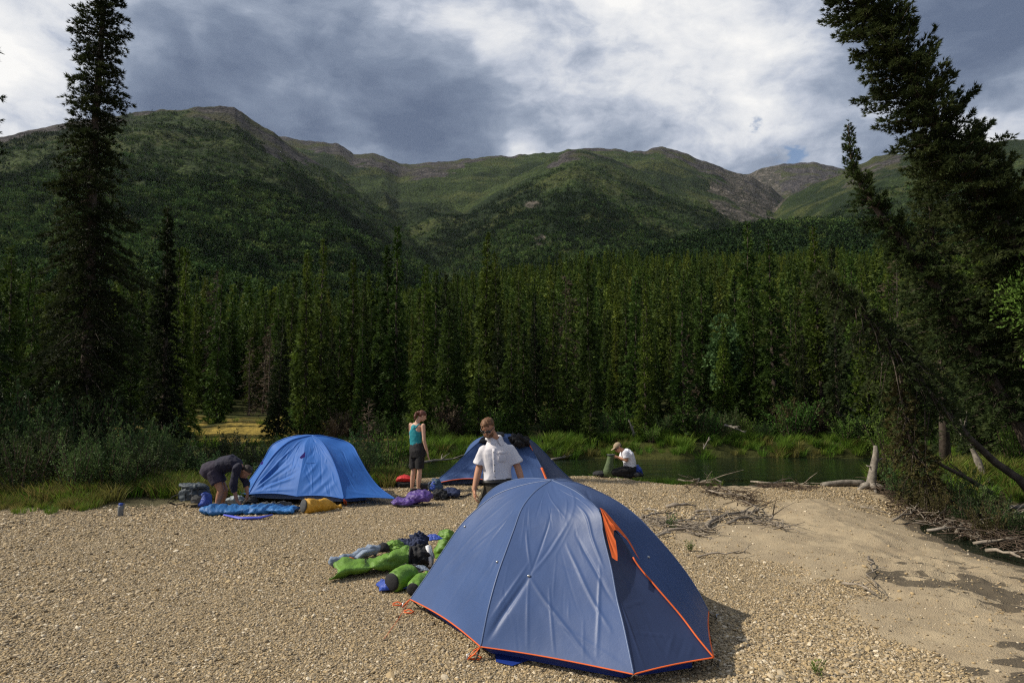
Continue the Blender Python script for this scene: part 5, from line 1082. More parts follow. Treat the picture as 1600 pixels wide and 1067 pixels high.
ROYAL = cloth('royal_blue_fabric', (.02, .06, .34), .5, .05, bump=.9, bs=11, var=.16, bdist=.022); SLEEP = cloth('sleeping_bag_blue', (.015, .125, .36), .55, .03, bump=.9, bs=11, var=.16, bdist=.022); YEL = cloth('yellow_fabric', (.62, .33, .03), .55, .08, bump=.9, bs=11, var=.16, bdist=.022); DGREY = M_simple('dark_grey_fabric', (.06, .062, .065), .8, .2, 10, .4, 60)
PACK = cloth('slate_pack_fabric', (.028, .042, .056), .6, .02, bump=.9, bs=11, var=.16, bdist=.022); RED = cloth('red_fabric', (.50, .012, .012), .6, .05, bump=.9, bs=11, var=.16, bdist=.022); PURPLE = cloth('purple_coated_fabric', (.075, .035, .20), .5, .03, bump=.9, bs=11, var=.16, bdist=.022); OLIVE = cloth('olive_fabric', (.085, .125, .05), .7, .1, bump=.9, bs=11, var=.16, bdist=.022); DBLUE = cloth('dark_teal_blue_fabric', (.02, .05, .10), .6, .02, bump=.9, bs=11, var=.16, bdist=.022)
# beside the near tent
def gv(px, py, h): p = gp(px, py); return Vector((p.x, p.y, gz(p.x, p.y) + h))
sheet('black_cloth', 'black cloth crumpled between the lime green dry bag and the round green sack', 'cloth', gv(640, 897, .02), .15, .07, BLACKC, 25, .07, -.2, .03)
sheet('navy_jacket', 'navy jacket spread on the gravel behind the lime green dry bag', 'jacket', gv(632, 858, .02), .17, .10, NAVYC, 29, .09, .2, .04)
sheet('ground_cloth', 'royal blue cloth crumpled under the round green sack', 'cloth', gv(617, 920, .01), .17, .15, ROYAL, 5, .10, .3)
# big lime dry bag
p0 = gv(640, 888, .125); p1 = gv(528, 902, .07); t = thing('dry_bag', 'big lime green dry bag lying with its open end to the left', 'bag', (p0 + p1) / 2 - Vector((0, 0, .1)))
n = 30; m = 40; V = []
for i in range(n):
    u = i / (n - 1); c = p0.lerp(p1, u); wz = .12 * (1 - .78 * u ** .8) + .02 * math.sin(u * 9); wy = .14 * (1 + .45 * u ** 2); e = min(1, .80 + u * 5)
    if u > .8: wz *= 1 + .9 * math.sin((u - .8) * 9)
    for k in range(m):
        a = 2 * math.pi * k / m; rip = 1 + .10 * u * math.sin(3 * a + 5 * u) + .05 * math.sin(5 * a + 9 * u)
        V.append((c.x + (.05 * math.sin(3 * a) * u ** 3), c.y + wy * math.cos(a) * rip * e, max(gz(c.x, c.y) + .01, c.z + wz * math.sin(a) * rip * e)))
Fc = [(i * m + k, i * m + (k + 1) % m, (i + 1) * m + (k + 1) % m, (i + 1) * m + k) for i in range(n - 1) for k in range(m)] + [tuple(range(m))]
mb = MB(); mb.add(V, Fc); me = mb.mesh('bag_body'); fold(me, .045, 5, 4); fold(me, .03, 12, 7); o = link('bag_body', me, G_BAG, t); local(o, t); md = o.modifiers.new('thickness', 'SOLIDIFY'); md.thickness = .006
mb = MB(); mb.sph(p0 + Vector((.012, 0, .01)), (.03, .115, .115), 12); mb.build('bag_base', BLACKC, t, world=True)
for u_, w_ in ((.30, .13), (.62, .12)):
    c = p0.lerp(p1, u_); mb = MB(); mb.tube([Vector((c.x + .01 * math.sin(3 * a), c.y + w_ * 1.06 * math.cos(a), max(gz(c.x, c.y) + .01, c.z + (.125 - .085 * u_) * math.sin(a)))) for a in np.linspace(-.2, 3.3, 14)], .008, 5, flat=.4); mb.build('compression_strap', BLACKC, t, world=True)
mb = MB(); c = gv(545, 882, .075); mb.tube([c + Vector((-.05, 0, 0)), c + Vector((0, .01, .01)), c + Vector((.06, -.01, 0))], .012, 5, flat=.4); mb.build('strap_end', T_ORANGE, t, world=True)
t = sack('rolled_jacket', 'grey blue rolled jacket lying along the lime green dry bag', 'jacket', gv(513, 888, .05), gv(590, 868, .08), .055, .06, GREYB, None, 8, .03, False)
mb = MB(); q = gv(570, 880, .10); mb.tube([q + Vector((-.09, -.05, -.03)), q + Vector((-.02, 0, .03)), q + Vector((.10, .05, .04))], [.045, .05, .035], 12, flat=.5); o = mb.build('sleeve', GREYB, t, world=True)
lump('pouch', 'round black pouch behind the lime green dry bag', 'bag', gv(599, 866, .07), (.075, .07, .075), BLACKC, 3, .008, 8)
lump('stuff_sack', 'small lime and black sack behind the round black pouch', 'bag', gv(617, 862, .06), (.13, .10, .07), G_BAG, 5, .04, 9)
lump('strap_bundle', 'orange strap bundle left of the round black pouch', 'strap', gv(577, 862, .03), (.11, .03, .025), YEL, 6, .02, 14)
lump('mesh_bag', 'black mesh bag between the lime green dry bag and the white shoe', 'bag', gv(655, 886, .11), (.14, .14, .14), BLACKC, 7, .06, 9)
lump('folded_jacket', 'navy jacket heaped on the black mesh bag', 'jacket', gv(655, 868, .17), (.10, .12, .09), NAVYC, 8, .07, 11)
sheet('blue_cloth', 'flat blue cloth behind the white shoe, touching the green sack', 'cloth', gv(677, 856, .08), .10, .12, ROYAL, 12, .05, .5, .05)
t = thing('shoe', 'white shoe standing on its heel beside the near tent', 'shoe', gv(672, 888, 0)); mb = MB(); mb.tube([(0, 0, .02), (.0, .01, .08), (-.01, .02, .16), (-.035, .02, .25)], [.035, .045, .042, .032], 12, flat=.75); mb.build('upper', WHITEP, t); mb = MB(); mb.tube([(.03, -.012, .02), (.035, -.015, .14), (.005, -.015, .26)], [.018, .02, .012], 8, flat=.5); mb.build('sole', GREYB, t)
lump('stuff_sack', 'upper lime green sack half hidden behind the near tent', 'bag', gv(696, 850, .09), (.12, .12, .09), G_BAG, 9, .035, 8)
lump('stuff_sack', 'tall lime green sack leaning on the tent wall behind the white shoe', 'bag', gv(692, 878, .11), (.10, .10, .15), G_BAG, 10, .03, 7)
sheet('light_cloth', 'pale grey blue cloth under the white shoe', 'cloth', gv(656, 898, .02), .10, .05, GREYB, 15, .05, .2, .04)
sack('stuff_sack', 'round lime green stuff sack with a black base, on the royal blue cloth', 'bag', gv(612, 926, .105), gv(650, 912, .11), .105, .115, G_BAG, BLACKC, 11, .02, True, .3)
sack('stuff_sack', 'smaller lime green stuff sack with a black base, touching the tent wall', 'bag', gv(645, 934, .08), gv(668, 912, .10), .075, .075, G_BAG, BLACKC, 12, .018, True, .3)
# beside the left tent
t = thing('backpack', 'slate grey backpack lying at the foot of the bushes, straps to the left', 'backpack', gv(298, 791, 0)); b = t.location
lump('pack_body', None, None, b + Vector((.03, .05, .18)), (.27, .17, .19), PACK, 21, .05, 6, parent=t, sq=.15)
lump('top_lid', None, None, b + Vector((.02, .03, .34)), (.26, .14, .07), PACK, 22, .04, 8, Matrix.Rotation(.12, 3, 'Y'), t)
lump('side_pocket', None, None, b + Vector((.16, -.10, .12)), (.13, .05, .10), DGREY, 23, .02, 10, parent=t)
for k, (dz, w) in enumerate(((.05, .24), (.12, .20))):
    mb = MB(); mb.tube([b + Vector((-.14, -.02, .30 - dz)), b + Vector((-.14 - w * .7, -.06, .22 - dz)), b + Vector((-.14 - w, -.06, .08)), b + Vector((-.12 - w * .6, -.04, .03)), b + Vector((-.10, -.03, .06))], .016, 8, flat=.5); mb.build('shoulder_strap', BLACKC, t, world=True)
for k in range(3): mb = MB(); q = b + Vector((-.05 + .11 * k, -.12, .25)); mb.tube([q + Vector((0, .02, .10)), q, q + Vector((.01, 0, -.14))], .008, 5, flat=.4); mb.build('compression_strap', METAL if k == 1 else BLACKC, t, world=True)
sack('stuff_sack', 'small blue stuff sack standing upright between backpack and bare legs', 'bag', gv(320, 793, .02), gv(320, 791, .30), .115, .10, ROYAL, None, 31, .02, True, .35)
# sleeping bag: quilted tubes
a_, b_ = gv(318, 803, .07), gv(462, 801, .05); n = 90; m = 24; V = []
for i in range(n):
    u = i / (n - 1); c = a_.lerp(b_, u); q = .75 + .25 * abs(math.sin(u * 34 + .6 * math.sin(u * 9))); wy = .26 * (1 - .25 * u) * (.55 + .45 * min(1, u * 10)); wz = (.095 - .03 * u + .022 * math.sin(u * 11 + 1)) * q * (.5 + .5 * min(1, u * 8)); 
    for k in range(m):
        an = 2 * math.pi * k / m; V.append((c.x + .03 * math.sin(an * 2 + u * 8), c.y + wy * math.cos(an) * (1 + .06 * math.sin(u * 23)), gz(c.x, c.y) + max(.012, .06 + wz * (math.sin(an) + .15 * math.sin(3 * an + u * 14)))))
mb = MB(); mb.add(V, [(i * m + k, i * m + (k + 1) % m, (i + 1) * m + (k + 1) % m, (i + 1) * m + k) for i in range(n - 1) for k in range(m)] + [tuple(range(m)), tuple((n - 1) * m + k for k in range(m))]); t = thing('sleeping_bag', 'blue quilted sleeping bag spread in front of the bending person', 'sleeping bag', gv(385, 803, 0)); me = mb.mesh('shell'); fold(me, .05, 7, 31); fold(me, .035, 18, 33); o = link('shell', me, SLEEP, t); local(o, t)
PERI = cloth('periwinkle_lining', (.08, .10, .55), .5, .03); mb = MB(); mb.tube([gv(350, 807, .03), gv(375, 812, .025), gv(405, 812, .03), gv(425, 808, .04)], [.02, .045, .045, .02], 10, flat=.5); mb.build('lining', PERI, t, world=True)
lump('sleeping_mat', 'dark rolled mat and clothes heaped behind the sleeping bag', 'clothes', gv(425, 793, .03), (.42, .12, .06), DGREY, 33, .06, 10)
lump('grey_bag', 'pale grey bag on the ground behind the bending person hands', 'bag', gv(366, 790, .08), (.19, .14, .10), cloth('pale_grey_fabric', (.22, .26, .29), .6, .02, bump=.9, bs=11, var=.16, bdist=.022), 34, .05, 9)
lump('black_bag', 'small black bag at the left foot of the bright blue tent', 'bag', gv(391, 791, .07), (.11, .12, .10), BLACKC, 35, .04, 9)
sack('stuff_sack', 'yellow stuff sack with a dark grey base lying right of the sleeping bag', 'bag', gv(474, 802, .125), gv(532, 795, .05), .135, .085, YEL, DGREY, 36, .03, True, .45)
mb = MB(); p = gv(188, 806, 0); t = thing('water_bottle', 'grey water bottle with a blue lid standing alone on the gravel', 'bottle', p); mb.tube([(0, 0, 0), (0, 0, .005), (0, 0, .15), (0, 0, .165), (0, 0, .175)], [.04, .044, .044, .038, .03], 18); mb.build('body', M_simple('grey_bottle', (.14, .15, .16), .35, .1, 10), t)
mb = MB(); mb.tube([(0, 0, .172), (0, 0, .178), (0, 0, .205)], [.028, .034, .033], 16); mb.tube([(.03, 0, .19), (.055, 0, .20), (.05, 0, .175)], .005, 6); mb.build('lid', ROYAL, t)
# centre gear
t = thing('dry_bag', 'purple dry bag collapsed at the feet of the person in the teal top', 'bag', gv(645, 790, 0)); b = t.location
lump('bag_body', None, None, b + Vector((.10, .05, .12)), (.25, .20, .15), PURPLE, 51, .05, 5, Matrix.Rotation(-.12, 3, 'Y'), t)
lump('bag_flap', None, None, b + Vector((-.14, -.05, .07)), (.25, .16, .075), PURPLE, 52, .05, 6, None, t)
mb = MB(); mb.tube([b + Vector((-.36, -.14, .05)), b + Vector((-.15, -.22, .03)), b + Vector((.12, -.17, .03)), b + Vector((.30, -.06, .05))], .022, 8, flat=.6); mb.build('roll_top', BLACKC, t, world=True)
t = thing('duffel_bag', 'red bag with a dark bottom behind the legs of the person in the teal top', 'bag', gv(633, 760, 0)); b = t.location
lump('bag_body', None, None, b + Vector((0, 0, .15)), (.21, .16, .10), RED, 54, .03, 7, None, t); lump('bag_base', None, None, b + Vector((0, -.01, .05)), (.20, .16, .08), BLACKC, 55, .02, 7, None, t, .3)
lump('black_box', 'dark case standing just behind the right foot of the teal top person', 'case', gv(662, 767, .07), (.10, .08, .09), BLACK, 56, .01, 5, None, None, .6)
t = thing('backpack', 'small blue and black backpack between the purple bag and the rear tent', 'backpack', gv(680, 771, 0)); b = t.location
lump('pack_body', None, None, b + Vector((0, 0, .13)), (.14, .13, .17), DBLUE, 57, .05, 8, None, t); lump('front_pocket', None, None, b + Vector((-.02, -.08, .14)), (.08, .06, .11), ROYAL, 58, .03, 10, None, t)
mb = MB(); mb.tube([b + Vector((-.08, -.08, .26)), b + Vector((-.14, -.13, .15)), b + Vector((-.07, -.12, .03))], .014, 6, flat=.5); mb.build('shoulder_strap', BLACKC, t, world=True)
lump('jacket', 'dark jacket heaped right of the purple bag', 'jacket', gv(686, 780, .06), (.16, .16, .10), BLACKC, 59, .07, 9)
lump('clothes_bag', 'navy bag in front of the rear tent, left of the white shirted man', 'bag', gv(703, 778, .08), (.20, .17, .11), NAVYC, 60, .05, 8)
mb = MB(); mb.tube([gv(712, 777, .04), gv(724, 777, .02), gv(735, 774, .03)], [.03, .02, .035], 8, flat=.6); tag(mb.build('boot', BLACKC), 'dark shoe lying between the navy bag and the man in the white shirt', 'shoe')
# clothes drying on the rear tent
lump('puffer_jacket', 'black puffy jacket lying over the top of the rear tent', 'jacket', at(811, 688, 15.6), (.23, .16, .12), BLACKC, 62, .09, 13, Matrix.Rotation(.35, 3, 'Y'), None, 0, -1)
lump('draped_jacket', 'dark grey jacket draped on the rear tent behind the head of the white shirted man', 'jacket', at(768, 684, 15.75), (.30, .16, .08), DGREY, 63, .05, 9, Matrix.Rotation(-.3, 3, 'Y'), None, 0, -1)
# by the kneeling person
lump('dark_bag', 'flat black bag left of the green bag of the kneeling person', 'bag', Vector(at(937, 742, 16.55)) + Vector((0, 0, .02)), (.16, .14, .07), BLACKC, 71, .03, 8)
lump('blue_pack', 'blue and black pack behind the back of the kneeling person', 'backpack', Vector(at(994, 737, 16.7)), (.13, .14, .17), ROYAL, 72, .05, 9)
lump('black_bag', 'black bag at the heels of the kneeling person', 'bag', Vector(at(996, 742, 16.5)), (.15, .14, .07), BLACKC, 73, .04, 9)
# ================================================================ PEOPLE
def fuse(mb, name, voxel, smooth=4, amp=0, fr=10, seed=0, zs=1.0):
    me = mb.mesh(name); o = bpy.data.objects.new('tmp', me); COL.objects.link(o)
    r = o.modifiers.new('r', 'REMESH'); r.mode = 'VOXEL'; r.voxel_size = voxel; s = o.modifiers.new('s', 'SMOOTH'); s.factor = .5; s.iterations = smooth
    dg = bpy.context.evaluated_depsgraph_get(); dg.update(); m2 = bpy.data.meshes.new_from_object(o.evaluated_get(dg)); m2.name = name
    bpy.data.objects.remove(o); bpy.data.meshes.remove(me)
    if amp: fold(m2, amp, fr, seed, None, zs)
    return m2
def loft(mb, rings, n=20):
    """rings: (centre, side direction, half width, half depth)"""
    V = []
    for i, (c, s, rx, ry) in enumerate(rings):
        c = Vector(c); t = (Vector(rings[min(i + 1, len(rings) - 1)][0]) - Vector(rings[max(i - 1, 0)][0])).normalized(); s = Vector(s); s = (s - t * s.dot(t)).normalized(); d = t.cross(s)
        for k in range(n): a = 2 * math.pi * k / n; V.append(c + s * math.cos(a) * rx + d * math.sin(a) * ry)
    m = len(rings); Fc = [(i * n + k, i * n + (k + 1) % n, (i + 1) * n + (k + 1) % n, (i + 1) * n + k) for i in range(m - 1) for k in range(n)]
    Fc += [tuple(range(n))[::-1], tuple((m - 1) * n + k for k in range(n))]; mb.add(V, Fc)
def limb(mb, a, b, ra, rb, n=14, mid=None):
    a, b = Vector(a), Vector(b); pts = [a, a.lerp(b, .25), a.lerp(b, .5), a.lerp(b, .75), b]; k = mid if mid else (ra + rb) / 2
    mb.tube(pts, [ra, (ra + k) / 2 * 1.03, k, (k + rb) / 2, rb], n); mb.sph(a, ra * .99, 8); mb.sph(b, rb * .99, 8)
def hand(mb, w, d, pn, side, s=1.0, curl=.5):
    """w wrist, d hand direction, pn palm normal (curl direction), side = thumb side direction"""
    w = Vector(w); d = Vector(d).normalized(); pn = Vector(pn); pn = (pn - d * pn.dot(d)).normalized(); sd_ = d.cross(pn).normalized()
    if sd_.dot(Vector(side)) < 0: sd_ = -sd_
    loft(mb, [(w, sd_, .026 * s, .019 * s), (w + d * .03 * s, sd_, .036 * s, .017 * s), (w + d * .065 * s, sd_, .042 * s, .015 * s), (w + d * .088 * s, sd_, .040 * s, .012 * s)], 14)
    for k, (o_, L) in enumerate(((.034, .072), (.0115, .082), (-.0115, .076), (-.034, .060))):
        b = w + d * (.082 - .003 * abs(k - 1)) * s + sd_ * o_ * s; dd = (d + sd_ * (o_ * 3.5)).normalized(); p = [b]; cu = curl * (.8 + .12 * k)
        for j, f in enumerate((.45, .32, .25)):
            an = cu * (.5 + .55 * j); q = (dd * math.cos(an) + pn * math.sin(an)).normalized(); p.append(p[-1] + q * L * f * s)
        mb.tube(p, [.0088 * s, .0085 * s, .0078 * s, .0062 * s], 8); mb.sph(p[-1], .0062 * s, 5)
    b = w + d * .025 * s + sd_ * .030 * s; p = [b, b + (d * .6 + sd_ * .7).normalized() * .035 * s, b + (d * .9 + sd_ * .45 + pn * .3).normalized() * .064 * s, b + (d * 1.0 + sd_ * .3 + pn * .5).normalized() * .085 * s]
    mb.tube(p, [.013 * s, .011 * s, .010 * s, .007 * s], 8); mb.sph(p[-1], .007 * s, 5)
def frame(f, u):
    f = Vector(f).normalized(); u = Vector(u); u = (u - f * u.dot(f)).normalized(); r = f.cross(u); return Matrix((r, f, u)).transposed()   # x right(person), y forward, z up
def head(mb, c, f, u=(0, 0, 1), s=1.0, beard=0):
    R = frame(f, u); c = Vector(c)
    def w(x, y, z): return c + R @ Vector((x, y, z)) * s
    mb.sph(w(0, -.012, .03), (.074 * s, .094 * s, .085 * s), 14, R); mb.sph(w(0, .022, -.015), (.062 * s, .066 * s, .088 * s), 12, R)
    mb.sph(w(0, .045, -.072), (.040 * s, .036 * s, .032 * s), 10, R); mb.sph(w(0, .058, .030), (.052 * s, .024 * s, .020 * s), 8, R)
    mb.tube([w(0, .078, .018), w(0, .094, -.006), w(0, .103, -.024), w(0, .086, -.032)], [.008 * s, .011 * s, .014 * s, .010 * s], 8)
    for x in (-1, 1):
        mb.sph(w(x * .074, -.012, -.004), (.009 * s, .020 * s, .032 * s), 8, R); mb.sph(w(x * .036, .056, -.018), (.022 * s, .020 * s, .020 * s), 8, R)
    mb.tube([w(-.024, .078, -.050), w(0, .088, -.047), w(.024, .078, -.050)], .008 * s, 6); mb.tube([w(-.020, .076, -.062), w(0, .085, -.061), w(.020, .076, -.062)], .008 * s, 6)
    return w, R
SKIN = M_simple('skin_tanned', (.42, .21, .125), .55, .10, 8, .08, 90, spec=.35); SKIN2 = M_simple('skin_fair', (.52, .31, .22), .55, .08, 8, .08, 90, spec=.35); SKIN3 = M_simple('skin_brown', (.30, .15, .09), .55, .10, 8, .08, 90, spec=.35)
HAIR1 = M_simple('reddish_blond_hair', (.13, .06, .024), .6, .45, 60, .8, 120, bdist=.006); HAIR2 = M_simple('auburn_hair', (.11, .035, .02), .55, .45, 50, .8, 120, bdist=.006); HAIR3 = M_simple('dark_brown_hair', (.025, .016, .012), .6, .4, 50, .8, 120)
SHIRT = M_simple('white_shirt_cotton', (.64, .62, .65), .9, .04, 5, .2, 60, spec=.1, bdist=.003); TEE = M_simple('white_tee_cotton', (.74, .73, .78), .85, .04, 5, .3, 34, spec=.2)
TROU = M_simple('dark_olive_trousers', (.052, .046, .034), .85, .2, 8, .4, 40, spec=.2); TEAL = M_simple('teal_jersey', (.01, .21, .25), .7, .1, 6, .3, 40); SHORTB = M_simple('black_shorts', (.012, .011, .012), .8, .2, 8, .4, 40)
NAVYS = M_simple('navy_shirt', (.011, .011, .026), .85, .25, 6, .4, 40); PLUM = M_simple('dark_plum_shorts', (.022, .017, .034), .85, .2, 6, .4, 40); CAPC = M_simple('tan_cap', (.30, .23, .15), .85, .1, 20, .3, 60); GLASS = M_simple('dark_lens', (.006, .006, .007), .12, .1, 5, spec=.8)
EYEM = M_simple('eye_white', (.6, .58, .55), .3, .05, 10)
def hair_cap(w, R, s, cuts, amp=.012, seed=3, vox=.006, extra=None, low=-.02, front=.052):
    mb = MB(); mb.sph(w(0, -.014, .034), (.079 * s, .098 * s, .086 * s), 18, R)
    me = mb.mesh('hair'); inv = R.transposed(); c0 = w(0, 0, 0)
    for v in me.vertices:
        q = inv @ (v.co - c0) / s; lim = low + .085 * ss(q.y, -.03, .05) ; 
        if q.z < lim: v.co += (w(q.x * .88, q.y * .88, lim) - v.co) * .9 if q.y > -.02 else Vector((0, 0, 0))
        if q.y > front: v.co = w(q.x, front + (q.y - front) * .25, q.z)
    fold(me, amp, 42, seed); return me
def zz_(p, dz=0): return Vector(p) + Vector((0, 0, dz))
# ---- man in the white shirt
Y = 7.8; H = lambda x, y, dy=0: at(x, y, Y + dy)
root = thing('person', 'person in a white short sleeved shirt and sunglasses looking down behind the near tent', 'person', (at(772, 760, Y).x, Y, gz(at(772, 760, Y).x, Y)))
mb = MB(); pel, wai, che, nek = H(778, 762, .02), H(777, 741), H(776, 716, .0), H(773, 688, .02); sdir = (H(799, 696, .08) - H(752, 698, -.08)).normalized()
shL, shR = H(756, 705, -.03), H(796, 703, .06)
loft(mb, [(pel, sdir, .155, .11), (wai, sdir, .14, .10), (che, sdir, .16, .11), (H(775.5, 704), sdir, .15, .095), (nek, sdir, .07, .065)])
hc = H(762, 668.5, -.10); w, R = head(mb, hc, (-.26, -.80, -.60), (-.15, -.3, 1), .93); limb(mb, nek, w(0, -.02, -.06), .060, .056)
elL, wrL, elR, wrR = H(748.5, 731, -.02), H(741, 765, -.10), H(809, 730, .05), H(817, 757, -.02)
for a_, b_, c_ in ((shL, elL, wrL), (shR, elR, wrR)): limb(mb, a_, b_, .050, .039); limb(mb, b_, c_, .041, .027, mid=.038)
hand(mb, wrL, (H(742, 783, -.13) - wrL), (.8, .1, -.1), (0, -1, 0), 1.0, .75); hand(mb, wrR, Vector((.08, -.1, -.5)), (-.8, 0, 0), (0, -1, 0), 1.0, .5)
hpL, hpR, knL, knR, anL, anR = H(765, 770), H(790, 770, .04), H(748, 826, -.06), H(797, 826, .08), H(744, 880, .0), H(800, 880, .25)
for a_, b_, c_ in ((hpL, knL, anL), (hpR, knR, anR)): limb(mb, a_, b_, .085, .055); limb(mb, b_, c_, .056, .036, mid=.052); mb.tube([c_, c_ + Vector((0, -.10, -.05)), c_ + Vector((0, -.19, -.06))], [.04, .042, .025], 10)
bd = link('body', fuse(mb, 'body', .0055), SKIN, root); local(bd, root)
me = hair_cap(w, R, .96, None, .020, 5, low=.0, front=.066); o = link('hair', me, HAIR1, root); local(o, root)
mb = MB(); mb.sph(w(0, .028, -.070), (.060, .052, .045), 12, R); mb.tube([w(-.028, .083, -.038), w(0, .096, -.036), w(.028, .083, -.038)], .006, 6); me = fuse(mb, 'beard', .006, 2, .008, 50, 3); o = link('beard', me, HAIR1, root); local(o, root)
mb = MB()
for x in (-1, 1): mb.sph(w(x * .034, .086, .006), (.031, .010, .022), 10, R); mb.tube([w(x * .06, .082, .012), w(x * .080, .03, .010), w(x * .082, -.015, .006)], .0045, 5)
mb.tube([w(-.02, .094, .012), w(.02, .094, .012)], .005, 5); mb.build('sunglasses', GLASS, root, world=True)
mb = MB(); loft(mb, [(H(777.5, 749), sdir, .182, .130), (H(777, 738), sdir, .172, .125), (che, sdir, .182, .130), (H(775.5, 707), sdir, .186, .122), (H(775, 699.5), sdir, .160, .108), (H(773.6, 692.5, .01), sdir, .112, .090), (H(772.5, 686, .01), sdir, .078, .074)], 28)
for a_, b_ in ((shL, elL), (shR, elR)):
    q = a_.lerp(b_, .80); mb.sph(a_, .068, 10); mb.tube([a_, a_.lerp(b_, .4), q], [.068, .074, .082], 18)
me = fuse(mb, 'shirt', .0085, 6, .030, 4.2, 4, .4); fold(me, .007, 11, 14, None, .35); sh_ = link('shirt', me, SHIRT, root); local(sh_, root)
mb = MB(); nc = H(771.8, 686.5, .0)
fr = (sdir.cross(Vector((0, 0, 1)))).normalized(); fr = fr if fr.y < 0 else -fr
ring = [nc + sdir * math.cos(a) * .082 + fr * math.sin(a) * .072 + Vector((0, 0, .022 - .050 * max(0, math.sin(a)) ** 2)) for a in np.linspace(math.pi / 2 + .25, 2.5 * math.pi - .25, 26)]
mb.tube(ring, .017, 8, flat=1.8)
for sg in (-1, 1): q = nc + fr * .085 + sdir * sg * .030 + Vector((0, 0, -.035)); mb.add([q + sdir * sg * .045 + Vector((0, 0, .040)), q + sdir * sg * .055 + fr * .014 + Vector((0, 0, -.012)), q + fr * .02 + Vector((0, 0, -.030)) + sdir * sg * .012, q - sdir * sg * .018 + Vector((0, 0, .018)) + fr * .004], [(0, 1, 2, 3)])
mb.build('collar', SHIRT, root, world=True)
plk = MB(); bt = []
for k in range(5): z_ = H(776, 705 + k * 9.6).z; q = Vector((nc.x + .004 * k, che.y - .137 + .004 * k, z_)); bt.append(q)
plk.tube([bt[0] + Vector((0, .02, .04)), bt[0], bt[2] + Vector((0, 0, 0)), bt[4], bt[4] + Vector((0, .006, -.04))], .014, 8, flat=.25); plk.build('placket', SHIRT, root, world=True)
for q in bt: mb = MB(); mb.sph(q + Vector((0, -.009, 0)), (.006, .004, .006), 6); mb.build('button', DGREY, root, world=True)
mb = MB(); q = Vector((nc.x + .095, che.y - .110, H(0, 712).z)); mb.box(q, (.048, .006, .055), Matrix.Rotation(.35, 3, 'Z')); mb.box(q + Vector((0, -.006, .045)), (.050, .006, .015), Matrix.Rotation(.35, 3, 'Z')); me = mb.mesh('pocket'); o = link('pocket', me, SHIRT, root); local(o, root)
bv = o.modifiers.new('b', 'BEVEL'); bv.width = .004
mb = MB(); loft(mb, [(H(777.5, 748), sdir, .158, .113), (H(778, 757), sdir, .170, .122), (H(778, 772), sdir, .172, .120), (H(778, 782), sdir, .13, .10)], 24)
for a_, b_, c_ in ((hpL, knL, anL), (hpR, knR, anR)): limb(mb, a_, b_, .100, .078); mb.tube([b_, b_.lerp(c_, .5), c_ + Vector((0, 0, -.01))], [.078, .075, .072], 16)
me = fuse(mb, 'trousers', .010, 5, .025, 7, 8, .6); o = link('trousers', me, TROU, root); local(o, root)
mb = MB(); loft(mb, [(H(777.5, 754), sdir, .182, .132), (H(777.5, 749.3), sdir, .180, .130)], 30); mb.build('belt', BLACK, root, world=True)
for c_ in (anL, anR): mb = MB(); mb.tube([c_ + Vector((0, .03, -.045)), c_ + Vector((0, -.08, -.05)), c_ + Vector((0, -.20, -.055))], [.048, .05, .032], 12); mb.build('shoe', BLACK, root, world=True)
# ---- person in the teal top
Y = 14.2; root = thing('person', 'person in a teal racerback top and black shorts, seen from behind beside the blue tent', 'person', (at(650, 767, Y).x, Y, gz(at(650, 767, Y).x, Y)))
mb = MB(); sdir = Vector((.80, -.50, 0)).normalized(); nek = H(651.5, 661); pel, wai, che = H(652, 704), H(649.5, 689), H(649.5, 674)
loft(mb, [(H(653, 713), sdir, .13, .10), (pel, sdir, .165, .125), (wai, sdir, .120, .09), (che, sdir, .135, .10), (H(650.5, 665), sdir, .145, .08), (H(651.5, 661), sdir, .07, .055)])
hc = H(659.5, 650, .02); w, R = head(mb, hc, (.82, .42, -.38), (.1, 0, 1), .97); limb(mb, nek, w(0, -.03, -.05), .050, .048)
sh1, sh2 = nek + sdir * .165 + Vector((0, 0, -.045)), nek - sdir * .165 + Vector((0, 0, -.035))
el1, wr1 = H(662.5, 688, -.12), H(668, 708, -.08); el2, wr2 = sh2 + Vector((-.01, .10, -.28)), sh2 + Vector((.10, .26, -.36))
for a_, b_, c_ in ((sh1, el1, wr1), (sh2, el2, wr2)): limb(mb, a_, b_, .043, .034); limb(mb, b_, c_, .034, .022, mid=.031)
hand(mb, wr1, (.12, 0, -1), (.9, .3, 0), (.4, .8, 0), .95, .5); hand(mb, wr2, (.5, .8, -.1), (0, 0, -1), (0, 1, 0), .95, .5)
hpL, hpR, knL, knR, anL, anR = H(647.5, 708, .05), H(656.5, 709, -.05), H(646, 735, .02), H(655.5, 735, -.06), H(643.5, 761.5, .06), H(653.5, 761.5, -.02)
for a_, b_, c_ in ((hpL, knL, anL), (hpR, knR, anR)): limb(mb, a_, b_, .083, .052); limb(mb, b_, c_, .050, .032, mid=.052); mb.tube([c_ + Vector((0, 0, -.02)), c_ + Vector((.06, .03, -.055)), c_ + Vector((.15, .07, -.065))], [.034, .036, .022], 10)
o = link('body', fuse(mb, 'body', .006), SKIN2, root); local(o, root)
me = hair_cap(w, R, .97, None, .012, 6, low=-.05); o = link('hair', me, HAIR2, root); local(o, root)
mb = MB(); mb.sph(w(0, -.105, .04), (.038, .038, .038), 10); mb.tube([w(0, -.10, .045), w(0, -.14, .015), w(.0, -.14, -.06), w(0, -.12, -.14)], [.026, .034, .032, .012], 12); me = fuse(mb, 'ponytail', .006, 2, .012, 40, 7); o = link('ponytail', me, HAIR2, root); local(o, root)
mb = MB(); bk = Vector((-.5, -.8, 0)).normalized()
